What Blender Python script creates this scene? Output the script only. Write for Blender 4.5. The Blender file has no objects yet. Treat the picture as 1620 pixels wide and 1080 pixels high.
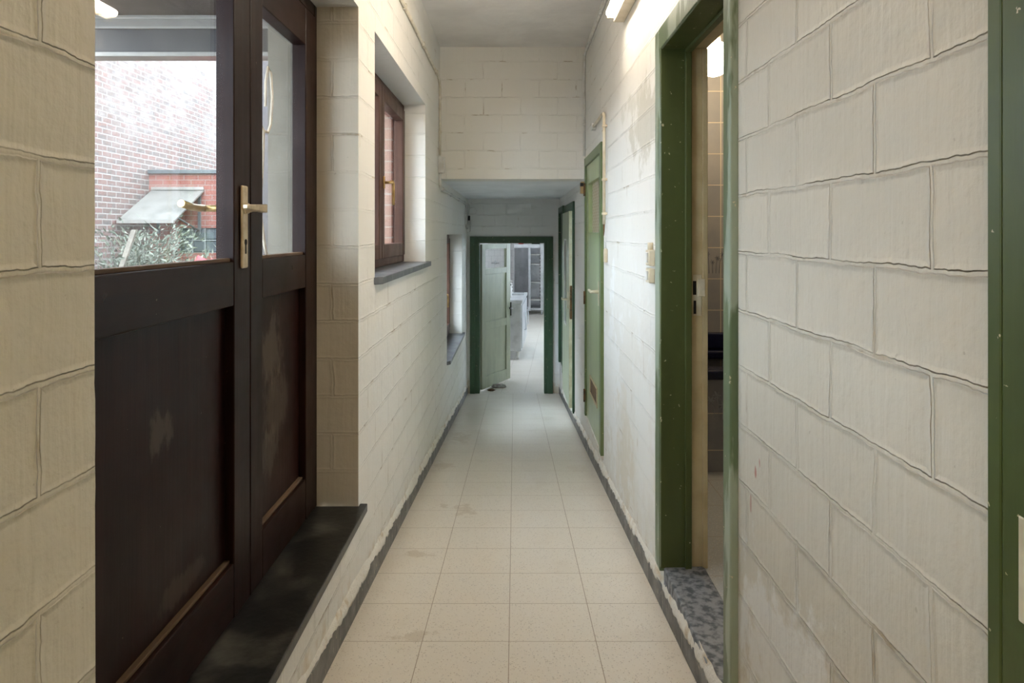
import bpy, bmesh, math, random
from mathutils import Vector, Matrix, noise
random.seed(7)
SC = bpy.context.scene
COL = SC.collection
CZ = 1.175            # camera height
F = 1090.0            # focal length in pixels of the 1620 px frame
SL = 0.0963           # the passage floor falls away from the camera
def fz(y): return -SL * y
def px(x, y, d):      # pixel + distance -> point, for measuring
    return ((x - 814) / F * d, d, CZ + (370 - y) * d / F)

# ------------------------------------------------------------------ nodes
def newmat(name):
    m = bpy.data.materials.new(name); m.use_nodes = True
    nt = m.node_tree
    b = nt.nodes['Principled BSDF']
    return m, nt, b
def N(nt, t, ins=None, **props):
    n = nt.nodes.new(t)
    for k, v in props.items(): setattr(n, k, v)
    for k, v in (ins or {}).items():
        s = n.inputs[k]
        if isinstance(v, bpy.types.NodeSocket): nt.links.new(v, s)
        else:
            if isinstance(v, (tuple, list)) and s.type == 'RGBA' and len(v) == 3: v = (*v, 1)
            s.default_value = v
    return n
def M_(nt, op, a, b=0.0, c=0.0):
    return N(nt, 'ShaderNodeMath', {0: a, 1: b, 2: c}, operation=op).outputs[0]
def MIX(nt, f, a, b, bt='MIX'):
    n = nt.nodes.new('ShaderNodeMix'); n.data_type = 'RGBA'; n.blend_type = bt
    for k, v in ((0, f), (6, a), (7, b)):
        if isinstance(v, bpy.types.NodeSocket): nt.links.new(v, n.inputs[k])
        else:
            if isinstance(v, (tuple, list)) and len(v) == 3: v = (*v, 1)
            n.inputs[k].default_value = v
    return n.outputs[2]
def RAMP(nt, f, a, b):      # smooth 0..1 between a and b
    n = N(nt, 'ShaderNodeMapRange', {0: f, 1: a, 2: b, 3: 0.0, 4: 1.0}); n.interpolation_type = 'SMOOTHSTEP'
    return n.outputs[0]
def COORD(nt): return N(nt, 'ShaderNodeTexCoord').outputs['Object']
def SEP(nt, v):
    s = N(nt, 'ShaderNodeSeparateXYZ', {0: v}); return s.outputs
def COMB(nt, x, y, z=0.0): return N(nt, 'ShaderNodeCombineXYZ', {0: x, 1: y, 2: z}).outputs[0]
def NOISE(nt, v, scale, detail=4.0, rough=0.55, out=0):
    return N(nt, 'ShaderNodeTexNoise', {'Vector': v, 'Scale': scale, 'Detail': detail, 'Roughness': rough}).outputs[out]
def BUMP(nt, h, strength=1.0, dist=0.005, normal=None):
    ins = {'Height': h, 'Strength': strength, 'Distance': dist}
    if normal is not None: ins['Normal'] = normal
    return N(nt, 'ShaderNodeBump', ins).outputs[0]
def L(nt, s, b, name): nt.links.new(s, b.inputs[name])

def plain(name, col, rough=0.5, metal=0.0, col2=None, scale=12.0, amt=1.0, bump=0.0, bscale=40.0, lo=.4, hi=.65):
    m, nt, b = newmat(name)
    co = COORD(nt)
    if col2 is None: col2 = tuple(c * .88 for c in col)
    f = RAMP(nt, NOISE(nt, co, scale), lo, hi)
    L(nt, MIX(nt, M_(nt, 'MULTIPLY', f, amt), col, col2), b, 'Base Color')
    b.inputs['Roughness'].default_value = rough; b.inputs['Metallic'].default_value = metal
    if bump: L(nt, BUMP(nt, NOISE(nt, co, bscale), 1.0, bump), b, 'Normal')
    return m

def blob(nt, u, v, cu, cv, ru, rv, nz, amt=0.9):
    du = M_(nt, 'DIVIDE', M_(nt, 'SUBTRACT', u, cu), ru); dv = M_(nt, 'DIVIDE', M_(nt, 'SUBTRACT', v, cv), rv)
    d = M_(nt, 'SQRT', M_(nt, 'ADD', M_(nt, 'MULTIPLY', du, du), M_(nt, 'MULTIPLY', dv, dv)))
    d = M_(nt, 'ADD', d, M_(nt, 'MULTIPLY', M_(nt, 'SUBTRACT', nz, .5), amt * 2))
    return M_(nt, 'SUBTRACT', 1.0, RAMP(nt, d, .55, 1.1))

def block_mat(name, axis, col=(.80, .78, .735), joint0=1.09, patches=(), depth=.010, dirt=True, seam=.0048, near=None):
    m, nt, b = newmat(name)
    co = COORD(nt); s = SEP(nt, co)
    u0 = s[1] if axis == 'y' else s[0]; v0 = s[2]
    wob = NOISE(nt, co, 7.0, 2.0, out=1); ws = SEP(nt, wob)
    wob2 = NOISE(nt, co, 45.0, 2.0, out=1); ws2 = SEP(nt, wob2)
    u = M_(nt, 'ADD', u0, M_(nt, 'ADD', M_(nt, 'MULTIPLY_ADD', ws[0], .02, -.01), M_(nt, 'MULTIPLY_ADD', ws2[0], .006, -.003)))
    v = M_(nt, 'ADD', v0, M_(nt, 'ADD', M_(nt, 'MULTIPLY_ADD', ws[1], .014, -.007), M_(nt, 'MULTIPLY_ADD', ws2[1], .006, -.003)))
    uv = COMB(nt, M_(nt, 'ADD', u, 6.0 - joint0), M_(nt, 'ADD', v, 20 * .1436 - 1.127))
    def br(ms, smooth):
        n = N(nt, 'ShaderNodeTexBrick', {'Vector': uv, 'Scale': 1.0, 'Mortar Size': ms, 'Mortar Smooth': smooth, 'Brick Width': .30, 'Row Height': .1436,
                                         'Color1': (0, 0, 0), 'Color2': (1, 1, 1), 'Mortar': (.5, .5, .5)})
        return n
    b1 = br(seam, .5); groove = b1.outputs[1]
    wide = br(.013, 1.0).outputs[1]
    shade = b1.outputs[0]
    ribv = COMB(nt, M_(nt, 'MULTIPLY', u, 55.0), M_(nt, 'MULTIPLY', v, 1.6), shade)
    rib = NOISE(nt, ribv, 1.0, 2.0)
    lump = NOISE(nt, co, 28.0, 4.0)
    soft = NOISE(nt, co, 9.0, 2.0)
    fill = RAMP(nt, NOISE(nt, co, 5.0, 2.0), .36, .56)      # stretches of joint are filled with paint
    gv = M_(nt, 'MULTIPLY', groove, M_(nt, 'MULTIPLY_ADD', fill, .75, .25))
    h = M_(nt, 'MULTIPLY', wide, .35)                      # lip of mortar squeezed beside the joint
    h = M_(nt, 'SUBTRACT', h, M_(nt, 'MULTIPLY', gv, .85))
    h = M_(nt, 'ADD', h, M_(nt, 'MULTIPLY', rib, .32))
    h = M_(nt, 'ADD', h, M_(nt, 'MULTIPLY', lump, .42))
    h = M_(nt, 'ADD', h, M_(nt, 'MULTIPLY', soft, .35))
    if axis == 'y': h = M_(nt, 'MULTIPLY', h, M_(nt, 'SUBTRACT', 1.0, M_(nt, 'MULTIPLY', RAMP(nt, u0, 1.2, 2.9), .5)))
    L(nt, BUMP(nt, h, 1.0, depth), b, 'Normal')
    big = RAMP(nt, NOISE(nt, co, 1.7, 5.0), .42, .72)
    c = MIX(nt, M_(nt, 'MULTIPLY', big, .35), col, tuple(x * y for x, y in zip(col, (.88, .86, .80))))
    if near:      # cream tint before the first doorway stands in for warmer, dimmer light
        c = MIX(nt, M_(nt, 'MULTIPLY', M_(nt, 'LESS_THAN', s[1], near), .85), c, MIX(nt, M_(nt, 'MULTIPLY', big, .4), (.66, .605, .50), (.60, .54, .43)))
    c = MIX(nt, M_(nt, 'MULTIPLY', shade, .12), c, tuple(x * .93 for x in col))
    rust = M_(nt, 'MULTIPLY', groove, RAMP(nt, NOISE(nt, co, 6.0, 3.0), .60, .68))
    c = MIX(nt, M_(nt, 'MULTIPLY', rust, .55), c, (.34, .24, .13))
    spots = RAMP(nt, NOISE(nt, co, 60.0, 2.0), .74, .78)
    c = MIX(nt, M_(nt, 'MULTIPLY', spots, .5), c, (.42, .36, .28))
    nz = NOISE(nt, co, 6.0, 6.0, .65)
    if dirt:      # peeling, freshly whitened band above the skirting
        hgt = M_(nt, 'ADD', v0, M_(nt, 'MULTIPLY', s[1], SL))
        band = M_(nt, 'SUBTRACT', 1.0, RAMP(nt, M_(nt, 'ADD', hgt, M_(nt, 'MULTIPLY', nz, .5)), .38, .50))
        c = MIX(nt, M_(nt, 'MULTIPLY', band, .75), c, (.76, .74, .69))
        low = M_(nt, 'SUBTRACT', 1.0, RAMP(nt, M_(nt, 'ADD', hgt, M_(nt, 'MULTIPLY', NOISE(nt, co, 14.0, 5.0), .30)), .22, .30))
        c = MIX(nt, M_(nt, 'MULTIPLY', low, .55), c, (.56, .45, .31))
    for (cu, cv, ru, rv, pc, am) in patches:
        c = MIX(nt, M_(nt, 'MULTIPLY', blob(nt, u0, v0, cu, cv, ru, rv, nz, 2.2), am), c, pc)
    L(nt, c, b, 'Base Color')
    b.inputs['Roughness'].default_value = .55; b.inputs['Specular IOR Level'].default_value = .3
    return m

def tile_floor(name, size, off, rot=0.0, size2=None, col=(.76, .71, .63), dirt=True):
    m, nt, b = newmat(name)
    co = COORD(nt)
    mp = N(nt, 'ShaderNodeMapping', {0: co, 1: (off[0], off[1], 0), 2: (0, 0, rot)}).outputs[0]
    bk = N(nt, 'ShaderNodeTexBrick', {'Vector': mp, 'Scale': 1.0, 'Mortar Size': .0016, 'Mortar Smooth': .2, 'Brick Width': size, 'Row Height': size2 or size,
                                      'Color1': (0, 0, 0), 'Color2': (1, 1, 1), 'Mortar': (.5, .5, .5)}, offset=0.0)
    c = MIX(nt, M_(nt, 'MULTIPLY', bk.outputs[0], .22), col, tuple(x * .90 for x in col))
    vor = N(nt, 'ShaderNodeTexVoronoi', {'Vector': co, 'Scale': 165.0}); vs = SEP(nt, vor.outputs['Color'])
    chip = M_(nt, 'MULTIPLY', M_(nt, 'LESS_THAN', vor.outputs['Distance'], M_(nt, 'MULTIPLY', vs[1], .46)), M_(nt, 'GREATER_THAN', vs[0], .52))
    c = MIX(nt, M_(nt, 'MULTIPLY', chip, .62), c, MIX(nt, vs[2], (.40, .30, .20), (.34, .33, .32)))
    light = M_(nt, 'MULTIPLY', M_(nt, 'LESS_THAN', vor.outputs['Distance'], .36), M_(nt, 'LESS_THAN', vs[0], .2))
    c = MIX(nt, M_(nt, 'MULTIPLY', light, .5), c, (.84, .80, .74))
    if dirt:
        s = SEP(nt, co)
        edge = RAMP(nt, M_(nt, 'ADD', M_(nt, 'ABSOLUTE', s[0]), M_(nt, 'MULTIPLY', NOISE(nt, co, 4.0, 4.0), .35)), .55, .82)
        c = MIX(nt, M_(nt, 'MULTIPLY', edge, .30), c, (.56, .46, .33))
        st = RAMP(nt, NOISE(nt, co, 2.2, 6.0), .58, .70)
        c = MIX(nt, M_(nt, 'MULTIPLY', st, .25), c, (.52, .44, .33))
        nz = NOISE(nt, co, 14.0, 5.0, .65)
        for cu, cv, ru, rv in ((-.275, 3.85, .07, .10), (-.40, 3.95, .03, .05), (-.36, 2.42, .07, .04), (-.45, 3.2, .06, .05), (-.50, 4.9, .06, .12), (-.46, 5.9, .07, .2)):
            c = MIX(nt, M_(nt, 'MULTIPLY', blob(nt, s[0], s[1], cu, cv, ru, rv, nz, 2.4), .36), c, (.42, .33, .22))
    else:
        st = RAMP(nt, NOISE(nt, co, 1.6, 5.0), .45, .7)
        c = MIX(nt, M_(nt, 'MULTIPLY', st, .3), c, (.55, .52, .47))
    c = MIX(nt, M_(nt, 'MULTIPLY', bk.outputs[1], .8), c, (.30, .22, .15))
    L(nt, c, b, 'Base Color')
    L(nt, M_(nt, 'MULTIPLY_ADD', NOISE(nt, co, 5.0, 4.0), .25, .22), b, 'Roughness')
    L(nt, BUMP(nt, M_(nt, 'MULTIPLY_ADD', bk.outputs[1], -1.0, M_(nt, 'MULTIPLY', NOISE(nt, co, 6.0, 2.0), .4)), .6, .002), b, 'Normal')
    return m

def brick_mat(name, axis, w, hgt, c1, c2, mortar, ms=.006, wash=None, bump=.006, joint=(0, 0), grey=None, squash=1.0):
    m, nt, b = newmat(name)
    co = COORD(nt); s = SEP(nt, co)
    u = s[1] if axis == 'y' else s[0]
    ns = SEP(nt, NOISE(nt, co, 9.0, 3.0, out=1))
    k = .012 if wash else .002
    uv = COMB(nt, M_(nt, 'ADD', u, M_(nt, 'MULTIPLY_ADD', ns[0], k, 10 * w + joint[0])), M_(nt, 'ADD', s[2], M_(nt, 'MULTIPLY_ADD', ns[1], k, 10 * hgt + joint[1])))
    bk = N(nt, 'ShaderNodeTexBrick', {'Vector': uv, 'Scale': 1.0, 'Mortar Size': ms, 'Mortar Smooth': .25, 'Brick Width': w, 'Row Height': hgt,
                                      'Color1': c1, 'Color2': c2, 'Mortar': mortar})
    c = bk.outputs[0]
    br = M_(nt, 'SUBTRACT', 1.0, bk.outputs[1])
    if grey:
        g = RAMP(nt, NOISE(nt, COMB(nt, M_(nt, 'MULTIPLY', u, 5.0), M_(nt, 'MULTIPLY', s[2], 14.0)), 1.0, 2.0), .55, .62)
        c = MIX(nt, M_(nt, 'MULTIPLY', M_(nt, 'MULTIPLY', g, br), .75), c, grey)
    if wash:
        wz = M_(nt, 'ADD', NOISE(nt, co, 1.1, 6.0, .7), M_(nt, 'MULTIPLY', M_(nt, 'SUBTRACT', s[2], 2.6), .11))
        wm = RAMP(nt, wz, .44, .68)
        fine = RAMP(nt, NOISE(nt, COMB(nt, M_(nt, 'MULTIPLY', u, 5.0), M_(nt, 'MULTIPLY', s[2], 12.0)), 1.0, 3.0), .42, .66)
        keep = M_(nt, 'MULTIPLY_ADD', fine, -.72, .92)
        c = MIX(nt, M_(nt, 'MULTIPLY', wm, keep), c, wash)
    c = MIX(nt, M_(nt, 'MULTIPLY', NOISE(nt, co, 30.0, 4.0), .25), c, (.5, .42, .38))
    L(nt, c, b, 'Base Color'); b.inputs['Roughness'].default_value = .85
    L(nt, BUMP(nt, M_(nt, 'ADD', br, M_(nt, 'MULTIPLY', NOISE(nt, co, 40.0, 4.0), .4)), 1.0, bump), b, 'Normal')
    return m

def wood_mat(name, col, col2, axis='z', rough=.35, scuffs=()):
    m, nt, b = newmat(name)
    co = COORD(nt)
    sc = {'z': (26, 26, 1.6), 'y': (26, 1.6, 26), 'x': (1.6, 26, 26)}[axis]
    mp = N(nt, 'ShaderNodeMapping', {0: co, 3: sc}).outputs[0]
    g = NOISE(nt, mp, 1.0, 6.0, .6)
    c = MIX(nt, RAMP(nt, g, .35, .7), col, col2)
    cl = RAMP(nt, NOISE(nt, co, 3.0, 5.0), .45, .75)
    c = MIX(nt, M_(nt, 'MULTIPLY', cl, .30), c, tuple(min(1, x * 1.7 + .012) for x in col2))
    s = SEP(nt, co); nz = NOISE(nt, N(nt, 'ShaderNodeMapping', {0: co, 3: (1, 1, .45)}).outputs[0], 22.0, 6.0, .7)
    for (cu, cv, ru, rv, pc, am) in scuffs:
        k = blob(nt, s[1], s[2], cu - 1.82, cv - .135, ru, rv, nz, 1.5)
        c = MIX(nt, M_(nt, 'MULTIPLY', k, am), c, pc)
    sp = RAMP(nt, NOISE(nt, co, 75.0, 2.0), .765, .785)
    c = MIX(nt, M_(nt, 'MULTIPLY', sp, .45), c, (.32, .27, .20))
    L(nt, c, b, 'Base Color'); b.inputs['Specular IOR Level'].default_value = .11
    L(nt, M_(nt, 'MULTIPLY_ADD', NOISE(nt, co, 8.0, 4.0), .3, rough - .1), b, 'Roughness')
    L(nt, BUMP(nt, g, .5, .0012), b, 'Normal')
    return m

def green_mat(name, col, chips=True, worn=0.0, rough=.38):
    m, nt, b = newmat(name)
    co = COORD(nt)
    mp = N(nt, 'ShaderNodeMapping', {0: co, 3: (9, 9, 2.0)}).outputs[0]
    c = MIX(nt, RAMP(nt, NOISE(nt, mp, 1.0, 5.0), .4, .7), col, tuple(x * .84 for x in col))
    c = MIX(nt, M_(nt, 'MULTIPLY', RAMP(nt, NOISE(nt, co, 14.0, 6.0), .55, .75), .25), c, tuple(min(1, x * 1.3 + .02) for x in col))
    if worn:
        w = RAMP(nt, NOISE(nt, mp, .8, 5.0, .6), .50, .56)
        c = MIX(nt, M_(nt, 'MULTIPLY', w, worn), c, (.40, .46, .37))
    if chips:
        ch = RAMP(nt, NOISE(nt, co, 42.0, 3.0, .6), .695, .71)
        c = MIX(nt, M_(nt, 'MULTIPLY', ch, .85), c, (.62, .55, .38))
    L(nt, c, b, 'Base Color'); b.inputs['Roughness'].default_value = rough
    L(nt, BUMP(nt, NOISE(nt, mp, 2.0, 4.0), .6, .0016), b, 'Normal')
    return m

def glass_mat(name, tint=(.97, .98, .98), haze=0.04, rough=0.0):
    m, nt, b = newmat(name)
    nt.nodes.remove(b)
    out = nt.nodes['Material Output']
    co = COORD(nt)
    tr = N(nt, 'ShaderNodeBsdfTransparent', {0: tint}).outputs[0]
    gl = N(nt, 'ShaderNodeBsdfGlossy', {'Color': (1, 1, 1), 'Roughness': rough}).outputs[0]
    fc = N(nt, 'ShaderNodeLayerWeight', {'Blend': .5}).outputs['Facing']
    fr = M_(nt, 'MULTIPLY_ADD', M_(nt, 'POWER', fc, 5.0), .96, .035)
    sh = N(nt, 'ShaderNodeMixShader', {0: fr, 1: tr, 2: gl}).outputs[0]
    df = N(nt, 'ShaderNodeBsdfDiffuse', {'Color': (.5, .5, .5)}).outputs[0]
    mp = N(nt, 'ShaderNodeMapping', {0: co, 2: (.5, 0, 0), 3: (5, 26, 5)}).outputs[0]
    dirt = M_(nt, 'MULTIPLY_ADD', RAMP(nt, NOISE(nt, mp, 1.0, 6.0, .7), .55, .8), haze * 1.6, haze * .5)
    sh = N(nt, 'ShaderNodeMixShader', {0: dirt, 1: sh, 2: df}).outputs[0]
    nt.links.new(sh, out.inputs[0])
    return m

def emit_mat(name, col, strength):
    m, nt, b = newmat(name)
    b.inputs['Base Color'].default_value = (*col, 1)
    b.inputs['Emission Color'].default_value = (*col, 1)
    b.inputs['Emission Strength'].default_value = strength
    return m

# ------------------------------------------------------------------ mesh builder
class MB:
    def __init__(self): self.bm = bmesh.new()
    def hexa(self, p, uvs=None):          # 8 points: bottom 4 ccw, top 4 ccw
        v = [self.bm.verts.new(q) for q in p]
        for f in ((3, 2, 1, 0), (4, 5, 6, 7), (0, 1, 5, 4), (1, 2, 6, 5), (2, 3, 7, 6), (3, 0, 4, 7)):
            self.bm.faces.new([v[i] for i in f])
        return self
    def box(self, x0, x1, y0, y1, z0, z1):
        return self.hexa([(x0, y0, z0), (x1, y0, z0), (x1, y1, z0), (x0, y1, z0), (x0, y0, z1), (x1, y0, z1), (x1, y1, z1), (x0, y1, z1)])
    def slope(self, x0, x1, y0, y1, h0, h1):   # box that follows the sloping floor
        a, c = fz(y0), fz(y1)
        return self.hexa([(x0, y0, a + h0), (x1, y0, a + h0), (x1, y1, c + h0), (x0, y1, c + h0), (x0, y0, a + h1), (x1, y0, a + h1), (x1, y1, c + h1), (x0, y1, c + h1)])
    def prism(self, poly, z0, z1):
        a = [self.bm.verts.new((x, y, z0)) for x, y in poly]; b = [self.bm.verts.new((x, y, z1)) for x, y in poly]; n = len(poly)
        self.bm.faces.new(a[::-1]); self.bm.faces.new(b)
        for i in range(n): self.bm.faces.new((a[i], a[(i + 1) % n], b[(i + 1) % n], b[i]))
        return self
    def tube(self, pts, r, seg=10, r1=None, cap=True):
        pts = [Vector(p) for p in pts]; n = len(pts); rings = []
        up = None
        for i, p in enumerate(pts):
            t = (pts[min(i + 1, n - 1)] - pts[max(i - 1, 0)]).normalized()
            if up is None:
                up = Vector((0, 0, 1)) if abs(t.z) < .9 else Vector((1, 0, 0))
            a = t.cross(up).normalized(); b = a.cross(t).normalized(); up = b
            rr = r if r1 is None else r + (r1 - r) * i / (n - 1)
            rings.append([self.bm.verts.new(p + (a * math.cos(2 * math.pi * k / seg) + b * math.sin(2 * math.pi * k / seg)) * rr) for k in range(seg)])
        for i in range(n - 1):
            for k in range(seg):
                f = self.bm.faces.new((rings[i][k], rings[i][(k + 1) % seg], rings[i + 1][(k + 1) % seg], rings[i + 1][k])); f.smooth = True
        if cap:
            self.bm.faces.new(rings[0][::-1]); self.bm.faces.new(rings[-1])
        return self
    def lathe(self, prof, o=(0, 0, 0), axis='z', seg=20):
        o = Vector(o); rings = []
        for r, h in prof:
            ring = []
            for k in range(seg):
                a = 2 * math.pi * k / seg; c, s = r * math.cos(a), r * math.sin(a)
                q = {'z': (c, s, h), 'x': (h, c, s), 'y': (c, h, s)}[axis]
                ring.append(self.bm.verts.new(o + Vector(q)))
            rings.append(ring)
        for i in range(len(rings) - 1):
            for k in range(seg):
                f = self.bm.faces.new((rings[i][k], rings[i][(k + 1) % seg], rings[i + 1][(k + 1) % seg], rings[i + 1][k])); f.smooth = True
        self.bm.faces.new(rings[0][::-1]); self.bm.faces.new(rings[-1])
        return self
    def build(self, name, mat, parent=None, bevel=0.0, seg=2, matrix=None):
        bm = self.bm
        if matrix is not None: bmesh.ops.transform(bm, matrix=matrix, verts=bm.verts)
        bmesh.ops.recalc_face_normals(bm, faces=bm.faces)
        me = bpy.data.meshes.new(name); bm.to_mesh(me); bm.free()
        me.materials.append(mat)
        o = bpy.data.objects.new(name, me); COL.objects.link(o)
        if parent: o.parent = parent; o.matrix_parent_inverse = parent.matrix_world.inverted() if False else Matrix()
        if bevel:
            md = o.modifiers.new('bevel', 'BEVEL'); md.width = bevel; md.segments = seg; md.limit_method = 'ANGLE'
        return o
def tag(o, label, cat, group=None, kind=None):
    o['label'] = label; o['category'] = cat
    if group: o['group'] = group
    if kind: o['kind'] = kind
    return o
def empty(name, loc, label, cat, group=None, kind=None, rz=0.0):
    o = bpy.data.objects.new(name, None); COL.objects.link(o); o.location = loc; o.rotation_euler = (0, 0, rz)
    return tag(o, label, cat, group, kind)
class R:      # parts of a thing given in world coordinates, re-based to the empty (unrotated empties)
    def __init__(self, root): self.root = root; self.off = Vector(root.location)
    def add(self, name, mb, mat, bevel=0.0, parent=None, label=None, seg=2):
        o = mb.build(name, mat, parent or self.root, bevel, seg, Matrix.Translation(-self.off))
        if label: o['label'] = label
        return o
def slab_with_holes(x0, x1, u0, u1, v0, v1, holes, axis='y', fin=None):
    """wall: thickness x0..x1, running along axis (u), heights v, with rectangular openings and their reveals"""
    bm = bmesh.new()
    us = sorted({u0, u1, *[h[0] for h in holes], *[h[1] for h in holes]}); vs = sorted({v0, v1, *[h[2] for h in holes], *[h[3] for h in holes]})
    us = [u for u in us if u0 <= u <= u1]; vs = [v for v in vs if v0 <= v <= v1]
    def hole(i, j):
        if i < 0 or j < 0 or i >= len(us) - 1 or j >= len(vs) - 1: return True
        cu, cv = (us[i] + us[i + 1]) / 2, (vs[j] + vs[j + 1]) / 2
        return any(h[0] < cu < h[1] and h[2] < cv < h[3] for h in holes)
    cache = {}
    def V(x, u, v):
        k = (round(x, 5), round(u, 5), round(v, 5))
        if k not in cache: cache[k] = bm.verts.new((x, u, v) if axis == 'y' else (u, x, v))
        return cache[k]
    for i in range(len(us) - 1):
        for j in range(len(vs) - 1):
            if hole(i, j): continue
            a, b, c, d = us[i], us[i + 1], vs[j], vs[j + 1]
            for x in (x0, x1): bm.faces.new((V(x, a, c), V(x, b, c), V(x, b, d), V(x, a, d)))
            if hole(i - 1, j): bm.faces.new((V(x0, a, c), V(x1, a, c), V(x1, a, d), V(x0, a, d)))
            if hole(i + 1, j): bm.faces.new((V(x0, b, c), V(x1, b, c), V(x1, b, d), V(x0, b, d)))
            if hole(i, j - 1): bm.faces.new((V(x0, a, c), V(x1, a, c), V(x1, b, c), V(x0, b, c)))
            if hole(i, j + 1): bm.faces.new((V(x0, a, d), V(x1, a, d), V(x1, b, d), V(x0, b, d)))
    m = MB(); m.bm.free(); m.bm = bm
    return m
def struct(name, mb, mat, label, cat, bevel=0.0):
    return tag(mb.build(name, mat, None, bevel), label, cat, kind='structure')

# ------------------------------------------------------------------ materials
MORTARW = (.86, .85, .83)
mat_wl = block_mat('painted_block_left', 'y', joint0=1.02, near=.992, patches=((3.0, .55, .5, .25, (.78, .77, .74), .5),))
mat_wr = block_mat('painted_block_right', 'y', joint0=1.09, near=1.78, patches=(
    (3.05, 1.66, .40, .15, (.50, .47, .38), .62), (3.3, 1.80, .45, .06, (.62, .60, .52), .6),
    (4.05, .25, .42, .55, (.88, .88, .87), .75), (1.49, .22, .28, .20, (.86, .85, .82), .8),
    (3.05, .30, .25, .5, (.84, .84, .82), .5), (3.55, .02, .3, .3, (.62, .52, .36), .35),
    (1.627, .612, .012, .022, (.45, .10, .07), .75), (1.60, .645, .007, .017, (.45, .12, .08), .7), (1.66, .53, .006, .022, (.48, .2, .15), .6)))
mat_we = block_mat('painted_block_end', 'x', joint0=.05, depth=.0035)
mat_wend = block_mat('brightened_block_end', 'x', col=(.86, .865, .86), joint0=.05, depth=.003)  # whiter copy of the end blocks, making up for the dim passage light
mat_shaded_reveal = block_mat('shaded_block_reveal', 'x', joint0=.05, col=(.64, .575, .475), depth=.005, dirt=False)  # darker tan stands in for the shade on the door recess return
mat_plaster = plain('ceiling_plaster', (.88, .85, .83), .8, col2=(.80, .77, .75), scale=2.5, bump=.004, bscale=9.0)
def seam_ceiling():
    m = mat_plaster; nt = m.node_tree; b = nt.nodes['Principled BSDF']
    co = COORD(nt); s = SEP(nt, co)
    f = M_(nt, 'FRACT', M_(nt, 'DIVIDE', M_(nt, 'ADD', M_(nt, 'ADD', s[1], M_(nt, 'MULTIPLY', NOISE(nt, co, 3.0), .02)), 9.96), .4))
    line = M_(nt, 'LESS_THAN', f, .03)
    old = b.inputs['Normal'].links[0].from_socket
    L(nt, BUMP(nt, line, .5, .003, old), b, 'Normal')
seam_ceiling()
mat_lowceil = plain('low_ceiling_plaster', (.84, .86, .88), .8, col2=(.78, .80, .82), scale=3.0, bump=.003, bscale=14.0)
mat_floor = tile_floor('terrazzo_tiles', .2998, (.019, -.003), size2=.2965)
mat_kfloor = tile_floor('kitchen_tiles', .30, (.49, .10), rot=math.radians(4.05), col=(.74, .70, .63), dirt=False)
mat_skirt = plain('slate_skirting', (.072, .072, .075), .45, col2=(.17, .165, .16), scale=9.0, bump=.001, bscale=60)
def skirt_mat():
    m, nt, b = newmat('skirting_tile')
    co = COORD(nt); s = SEP(nt, co)
    j = M_(nt, 'LESS_THAN', M_(nt, 'FRACT', M_(nt, 'DIVIDE', M_(nt, 'ADD', s[1], 10.13), .296)), .012)
    c = MIX(nt, RAMP(nt, NOISE(nt, co, 9.0, 5.0), .35, .7), (.065, .064, .066), (.20, .19, .18))
    c = MIX(nt, M_(nt, 'MULTIPLY', RAMP(nt, NOISE(nt, co, 35.0, 4.0), .62, .70), .7), c, (.45, .38, .28))
    c = MIX(nt, j, c, (.40, .36, .30))
    L(nt, c, b, 'Base Color'); b.inputs['Roughness'].default_value = .45
    L(nt, BUMP(nt, NOISE(nt, co, 50.0, 4.0), .6, .002), b, 'Normal')
    return m
mat_skirt = skirt_mat()
mat_bead = plain('crumbling_mortar', (.78, .75, .69), .9, col2=(.56, .45, .31), scale=11.0, bump=.006, bscale=60, lo=.52, hi=.74)
SCF = (.30, .25, .19)
mat_wood = wood_mat('dark_stained_wood', (.0130, .0046, .0034), (.022, .0080, .0052), 'z', .30)
mat_panel = wood_mat('dark_stained_panel', (.0125, .0038, .0030), (.022, .0062, .0045), 'z', .30,
                     scuffs=((1.52, .74, .06, .05, SCF, .16), (2.22, .80, .10, .12, SCF, .20), (2.25, .62, .13, .12, SCF, .14), (2.20, .48, .08, .08, SCF, .15), (1.6, .35, .12, .03, SCF, .10)))
mat_lit_bead = wood_mat('lit_bead_wood', (.095, .060, .038), (.16, .105, .066), 'y', .45)  # wood colour lightened so the beads seem to catch the light
mat_rail = wood_mat('dark_stained_rail', (.0130, .0046, .0034), (.022, .0080, .0052), 'y', .30)
mat_winwood = wood_mat('window_brown_wood', (.060, .030, .022), (.100, .052, .036), 'z', .32)
mat_winrail = wood_mat('window_brown_rail', (.060, .030, .022), (.100, .052, .036), 'y', .32)
mat_slate = plain('black_slate', (.010, .010, .009), .34, col2=(.105, .098, .080), scale=4.5, bump=.0012, bscale=35, lo=.46, hi=.74)
mat_slate2 = plain('blue_slate_sill', (.085, .090, .10), .35, col2=(.16, .165, .17), scale=9.0, bump=.0010, bscale=35)
mat_blue = plain('blue_stone_step', (.075, .085, .10), .6, col2=(.27, .28, .30), scale=34.0, bump=.002, bscale=60, lo=.36, hi=.60)
mat_green = green_mat('dark_green_paint', (.078, .100, .030))
mat_greenw = green_mat('worn_green_paint', (.120, .170, .085), worn=.75)
mat_greene = green_mat('end_frame_green', (.040, .098, .052))
mat_greend = green_mat('olive_green_frame', (.130, .180, .070))
mat_leaf = green_mat('pale_green_leaf', (.345, .420, .225), chips=False, rough=.3)
mat_leafk = green_mat('pale_mint_leaf', (.430, .475, .340), chips=False, rough=.4)
mat_cream = plain('cream_paint', (.56, .47, .28), .4, col2=(.48, .39, .22), scale=8, bump=.001)
mat_creaml = plain('pale_cream_paint', (.70, .66, .52), .4, col2=(.52, .46, .32), scale=8)
mat_brass = plain('worn_champagne_metal', (.62, .50, .34), .35, .55, col2=(.50, .38, .24), scale=30)
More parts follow.
